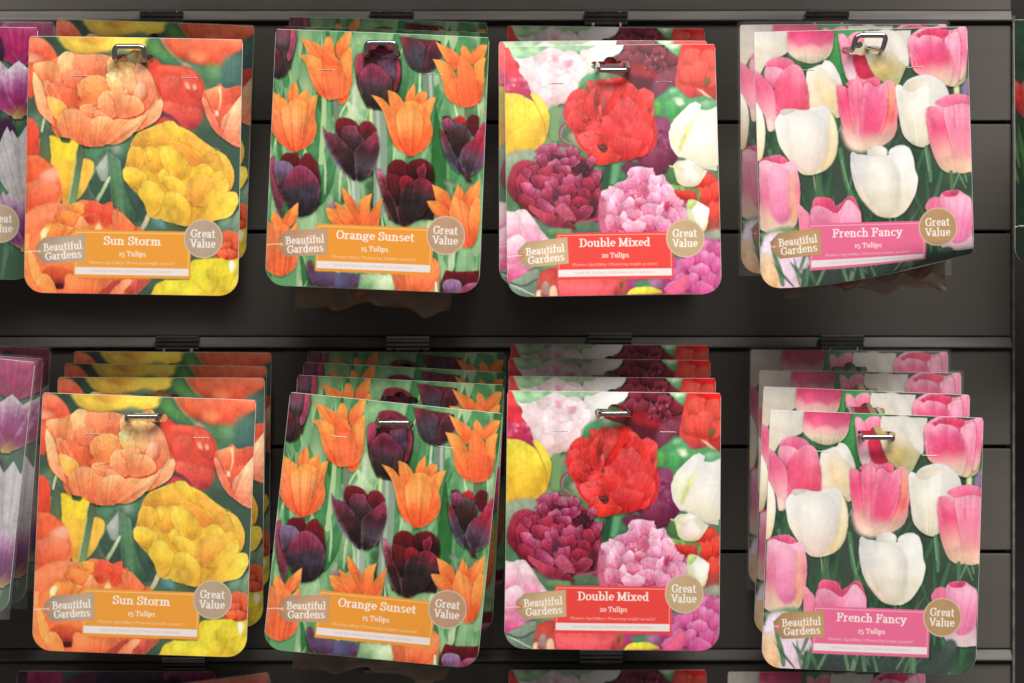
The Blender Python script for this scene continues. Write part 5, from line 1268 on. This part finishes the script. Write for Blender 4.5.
# front packets
F1 = packet('sun', 'orange and yellow tulip packet in front of its stack on the upper row', G['sun'], YF, quad=[(28.5, 36.5), (243, 40.5), (240, 296), (24, 292)], lean=1)
F2 = packet('orange', 'orange and blackish tulip packet in front on the upper row, brown bag below', G['orange'], YF, quad=[(276, 28), (490, 34.5), (480, 296.5), (263.5, 287)], lean=1.5, bag='long')
F3 = packet('double', 'mixed double tulip packet in front on the upper row, with a red title panel', G['double'], -.158, quad=[(501.2, 48.2), (711.6, 50), (723.5, 294.5), (509, 291.5)], lean=8.5)
F4 = packet('french', 'pink and white tulip packet on the upper row, lower right corner curled back', G['french'], YF, quad=[(753, 31.7), (963.7, 30), (974, 283), (764, 286)], lean=1, curl='curl', bag='mid')
F5 = packet('sun', 'orange and yellow tulip packet in front of its stack on the lower row', G['sun'], YF, quad=[(45, 393.4), (257, 399), (245.5, 655), (32, 651)], lean=2)
F6 = packet('orange', 'orange and blackish tulip packet in front of its stack on the lower row, tilted clockwise', G['orange'], YF, quad=[(293, 393), (503, 411.6), (475, 668), (263.5, 649)], lean=2, bag='long', curl='warp')
F7 = packet('double', 'mixed double tulip packet in front of its stack on the lower row, hanging nearly straight', G['double'], YF, quad=[(508.4, 392.6), (721, 394.2), (718, 647.5), (503, 646)], lean=3)
F8 = packet('french', 'pink and white tulip packet in front of its stack on the lower row', G['french'], YF, quad=[(770.2, 410.1), (983.2, 417.3), (974, 675), (760, 666)], lean=2)
# packets behind them
packet('sun', 'orange and yellow tulip packet half hidden behind the front one on the upper row', G['sun'], -.035, TL=(56, 21), TR=(255, 24), lean=1, bulbs=False, roll=2)
packet('orange', 'orange and blackish tulip packet peeping out above the front one on the upper row', G['orange'], -.035, TL=(290, 17), TR=(487, 23), lean=1, bulbs=False)
packet('orange', 'orange and blackish tulip packet just behind the front one on the upper row', G['orange'], -.10, TL=(284, 26.5), TR=(488, 33), lean=1, bulbs=False)
packet('double', 'mixed double tulip packet directly behind the front one on the upper row', G['double'], -.135, TL=(498.8, 40.5), TR=(707, 42.5), lean=11, bulbs=False, roll=-.2)
packet('double', 'mixed double tulip packet nearest the wall on the upper row, topmost dark edge', G['double'], -.03, TL=(512, 26), TR=(700, 29), lean=1, bulbs=False)
packet('french', 'pink and white tulip packet in cloudy film, behind the curled one on the upper row', G['french'], -.125, TL=(741, 25.5), TR=(946, 24), lean=1, bulbs=False, film=True, roll=-.2)
for d, rows in (('sun', (((58, 377.3), (264.5, 378.3), -.12, 'second'), ((65.7, 363.4), (265.8, 366.8), -.075, 'third'), ((74, 351.5), (271, 352.8), -.03, 'rearmost'))),
                ('orange', (((299.5, 375.3), (502, 385), -.12, 'second'), ((304, 362.3), (505.5, 372.5), -.075, 'third'), ((308.6, 351.8), (505, 353), -.03, 'rearmost'))),
                ('double', (((508.7, 376.2), (716, 378.6), -.12, 'second'), ((509.3, 357.8), (709.5, 360.6), -.075, 'third'), ((511.2, 344.2), (708, 345.6), -.03, 'rearmost'))),
                ('french', (((762.9, 386.6), (970.5, 395.2), -.12, 'second'), ((758.9, 370.6), (961.4, 373.2), -.075, 'third'), ((751.6, 349.8), (947, 352), -.03, 'rearmost')))):
    nm = {'sun': 'orange and yellow tulip', 'orange': 'orange and blackish tulip', 'double': 'mixed double tulip', 'french': 'pink and white tulip'}[d]
    for tl, tr, y, w_ in rows:
        packet(d, '%s packet, %s from the front in the lower row stack' % (nm, w_) if w_ != 'rearmost' else '%s packet nearest the wall in the lower row stack' % nm, G[d], y, TL=tl, TR=tr, lean=1, bulbs=False, film=(d == 'french' and w_ != 'second'))
# unseen packets added above the picture, there only to shade the upper row
for k_, (d, tl, tr) in enumerate((('double', (30, -322), (243, -320)), ('french', (276, -324), (489, -320)), ('sun', (500, -322), (713, -320)), ('orange', (752, -322), (965, -324)))):
    packet(d, ['mixed double tulip', 'pink and white tulip', 'orange and yellow tulip', 'orange and blackish tulip'][k_]+' packet added above the picture, unseen, to shade the upper row', G[d], YF, TL=tl, TR=tr, lean=1, bulbs=False)
# left edge
packet('purple', 'purple tulip packet cut by the left picture edge on the upper row, front one', G['purple'], -.15, TL=(-172, 27), TR=(37.5, 27), lean=1, roll=.4)
packet('purple', 'dark purple tulip packet behind the front one at the upper left corner', G['purple'], -.035, TL=(-144, 21), TR=(54, 22.5), lean=1, film=True, bulbs=False)
packet('purple', 'tilted purple and white tulip packet in front at the lower left edge', G['purple'], -.17, TL=(-175, 342), TR=(33.7, 361), lean=1, film=True, roll=6.0)
packet('purple', 'purple tulip packet second in the lower left stack, in shiny film', G['purple'], -.11, TL=(-162, 346), TR=(43, 358), lean=1, film=True, bulbs=False, roll=4)
packet('purple', 'purple tulip packet nearest the wall in the lower left stack', G['purple'], -.05, TL=(-150, 343), TR=(51, 347), lean=1, film=True, bulbs=False, roll=2)
# right edge, next bay
packet('red', 'dark green packet with red tulips at the right picture edge', None, -.10, TL=(1014.5, 20), TR=(1218, 20), lean=1, bulbs=False)
# third row, only the top edges are in the picture
packet('purple', 'dark purple packet top edge at the bottom left of the picture', G['purple'], -.03, TL=(15, 671), TR=(217, 671.5), lean=1, bulbs=False)
packet('sun', 'crooked orange and yellow packet rising at the bottom edge below the lower left stack', G['sun'], -.06, TL=(66, 699), TR=(272, 672), lean=1, bulbs=False, film=True)
packet('double', 'shaded packet top edge below the lower mixed double tulip stack', G['double'], -.03, TL=(507, 670), TR=(708, 670), lean=1, bulbs=False)
packet('french', 'shaded packet top edge below the lower pink and white stack', G['french'], -.03, TL=(726, 672), TR=(927, 672), lean=1, bulbs=False)

# ---------------------------------------------------------------- slat wall
def zpx(py, y=0.0): return (341.5-py)/F*(y-CAMY)
def xpx(px, y=0.0): return (px-512)/F*(y-CAMY)
XR = xpx(1011)
wall = bpy.data.objects.new('wall', None); COL.objects.link(wall); wall['kind'] = 'structure'
seams = [-87, 18, 121.5, 231, 343.5, 446, 551, 656, 762]
for a, b in zip(seams[:-1], seams[1:]):
    bm = bmesh.new()
    top = zpx(a)-.0022 if a not in (18, 343.5, 656) else zpx(a)-.0062
    box(bm, -.62, XR, 0, .012, zpx(b)+(.0008 if b not in (18, 343.5, 656) else .0062), top, .0011)
    obj_bm('wall_slat', bm, M_WALL, wall, smooth=False)
bm = bmesh.new(); box(bm, -.62, XR-.001, .0125, .022, zpx(762), zpx(-87)); obj_bm('groove_back', bm, M_CORE, wall)
bm = bmesh.new(); box(bm, XR+.0006, XR+.0026, -.0035, .02, zpx(762), zpx(16), .0004); obj_bm('end_trim', bm, M_RAIL, wall)
bm = bmesh.new(); box(bm, XR+.004, .75, .10, .11, zpx(770), zpx(-90)); o = obj_bm('back_wall', bm, M_DEEP); o['kind'] = 'structure'

def rail(py, label):
    t = empty('slot_rail', (0, 0, zpx(py)), label, 'rail', 'slotted rails along the wall')
    bm = bmesh.new()
    # rounded lip that catches the light, over a shadowed channel
    prof = [(.010, .0058), (.0016, .0058), (.0004, .0054), (-.0036, -.0008), (-.0042, -.0022), (-.0036, -.0032), (-.0020, -.0036), (.010, -.0036)]
    x0, x1 = -.62, XR; n = 2
    A_ = [bm.verts.new((x0, y, z)) for y, z in prof]; B_ = [bm.verts.new((x1, y, z)) for y, z in prof]
    for k in range(len(prof)):
        k2 = (k+1) % len(prof); bm.faces.new((A_[k], A_[k2], B_[k2], B_[k]))
    bm.faces.new(A_); bm.faces.new(list(reversed(B_)))
    obj_bm('rail_lip', bm, M_RAIL, t)
    bm = bmesh.new(); box(bm, x0, x1, .0010, .0115, -.0060, -.0040, .0004); obj_bm('rail_channel', bm, M_CORE, t)
    return t
rail(17.5, 'pale worn metal slot rail along the top, above the upper row')
rail(344, 'metal slot rail between the two rows of packets')
rail(656.5, 'shadowed metal slot rail at the bottom below the lower row')

# ---------------------------------------------------------------- hooks
def hook(px, py, front, rise, fwd, skew, label, half=.0112):
    base = at(px, py, -.004)
    t = empty('display_hook', base, label, 'display hook', 'double wire hooks holding the packets')
    bm = bmesh.new()
    box(bm, -.0180, .0180, -.0042, .0032, .0012, .0058, .0012)
    box(bm, -.0176, .0176, -.0022, .0030, -.0016, .0012, .0004)
    box(bm, -.0180, .0180, -.0050, .0032, -.0058, -.0016, .0014)
    obj_bm('bracket', bm, M_BRACK, t)
    bm = bmesh.new(); box(bm, -.0176, .0176, -.0046, .0008, .0054, .0066, .0004); obj_bm('bracket_edge', bm, M_CHROME, t)
    if front is not None:
        fp = front.matrix_basis @ Vector((0, -.002, SLOT_Z)); fp = Vector(fp)-base
        fp.x += skew[0]
        st0 = Vector((0, -.003, -.004)); st_ = Vector((0, -.016, -.021))
        dr = (fp-st_).normalized()
        tip = fp+dr*fwd
        L = []
        hx_ = Vector((half, 0, 0)); up = Vector((skew[1], -.0015, rise))
        pts = [st0-hx_, st_-hx_, fp-hx_, tip-hx_, tip-hx_+up, tip+hx_+up, tip+hx_, fp+hx_, st_+hx_, st0+hx_]
        if rise < .002: pts = [st0-hx_, st_-hx_, fp-hx_, tip-hx_+up, tip+hx_+up, fp+hx_, st_+hx_, st0+hx_]
        bm = bmesh.new(); tube(bm, fillet(pts, .0042), .0020, 14)
        obj_bm('double_wire', bm, M_CHROME, t, smooth=True)
    return t
bpy.context.view_layer.update()
hook(162, 19, F1, .0095, .010, (-.003, 0), 'double wire hook holding the upper orange and yellow tulip packets, chrome end loop standing up')
hook(392, 19, F2, .0085, .008, (0, 0), 'double wire hook holding the upper orange and blackish tulip packets')
hook(606, 19, F3, -.0025, .012, (.002, 0), 'double wire hook holding the upper mixed double tulip packets, loop lying flat')
hook(827, 19, F4, .0110, .009, (.003, .003), 'double wire hook holding the upper pink and white tulip packets, loop bent to the right')
hook(178, 344, F5, .0030, .010, (-.003, 0), 'double wire hook holding the lower orange and yellow tulip packets')
hook(408, 344.5, F6, .0030, .009, (0, 0), 'double wire hook holding the lower orange and blackish tulip packets')
hook(610, 341, F7, .0016, .010, (0, 0), 'double wire hook holding the lower mixed double tulip packets')
hook(842, 343, F8, .0020, .012, (-.001, 0), 'double wire hook holding the lower pink and white tulip packets')
hook(184, 665, None, 0, 0, (0, 0), 'hook bracket on the bottom rail left, below the lower orange and yellow tulip packet')
hook(385, 666, None, 0, 0, (0, 0), 'hook bracket on the bottom rail below the lower orange and blackish tulip packet')
hook(601, 657, None, 0, 0, (0, 0), 'hook bracket on the bottom rail below the lower mixed double tulip packet')

# ---------------------------------------------------------------- light, camera, view
def area(name, loc, tgt, sx, sy, power, col):
    l = bpy.data.lights.new(name, 'AREA'); l.shape = 'RECTANGLE'; l.size = sx; l.size_y = sy; l.energy = power; l.color = col
    o = bpy.data.objects.new(name, l); COL.objects.link(o); o.location = loc
    o.rotation_euler = (Vector(tgt)-Vector(loc)).to_track_quat('-Z', 'Y').to_euler(); return o
area('ceiling_lamp', (1.0, -2.6, 3.2), (0, -.1, 0), 2.8, 1.5, 232, (1.0, .98, .955))
area('fill_light', (-1.3, -3.5, 3.3), (0, -.1, 0), 2.2, 1.4, 94, (1.0, .97, .94))  # weaker fill light added from the left front, not a lamp of the shop
w = bpy.data.worlds.new('World'); scn.world = w; w.use_nodes = True
bg = w.node_tree.nodes['Background']; bg.inputs[0].default_value = (.9, .88, .86, 1); bg.inputs[1].default_value = .20

cam = bpy.data.cameras.new('camera'); co = bpy.data.objects.new('camera', cam); COL.objects.link(co)
co.location = (0, CAMY, 0); co.rotation_euler = (math.radians(90), 0, 0)
cam.sensor_width = 36; cam.lens = F*36/1024; cam.clip_end = 50; cam.clip_start = .05
cam.dof.use_dof = True; cam.dof.focus_distance = 1.86; cam.dof.aperture_fstop = 7.1
scn.camera = co
scn.render.engine = 'CYCLES'
scn.render.resolution_x = 1024; scn.render.resolution_y = 683
scn.view_settings.view_transform = 'Standard'; scn.view_settings.look = 'None'; scn.view_settings.exposure = 0; scn.view_settings.gamma = 1
scn.cycles.transparent_max_bounces = 24
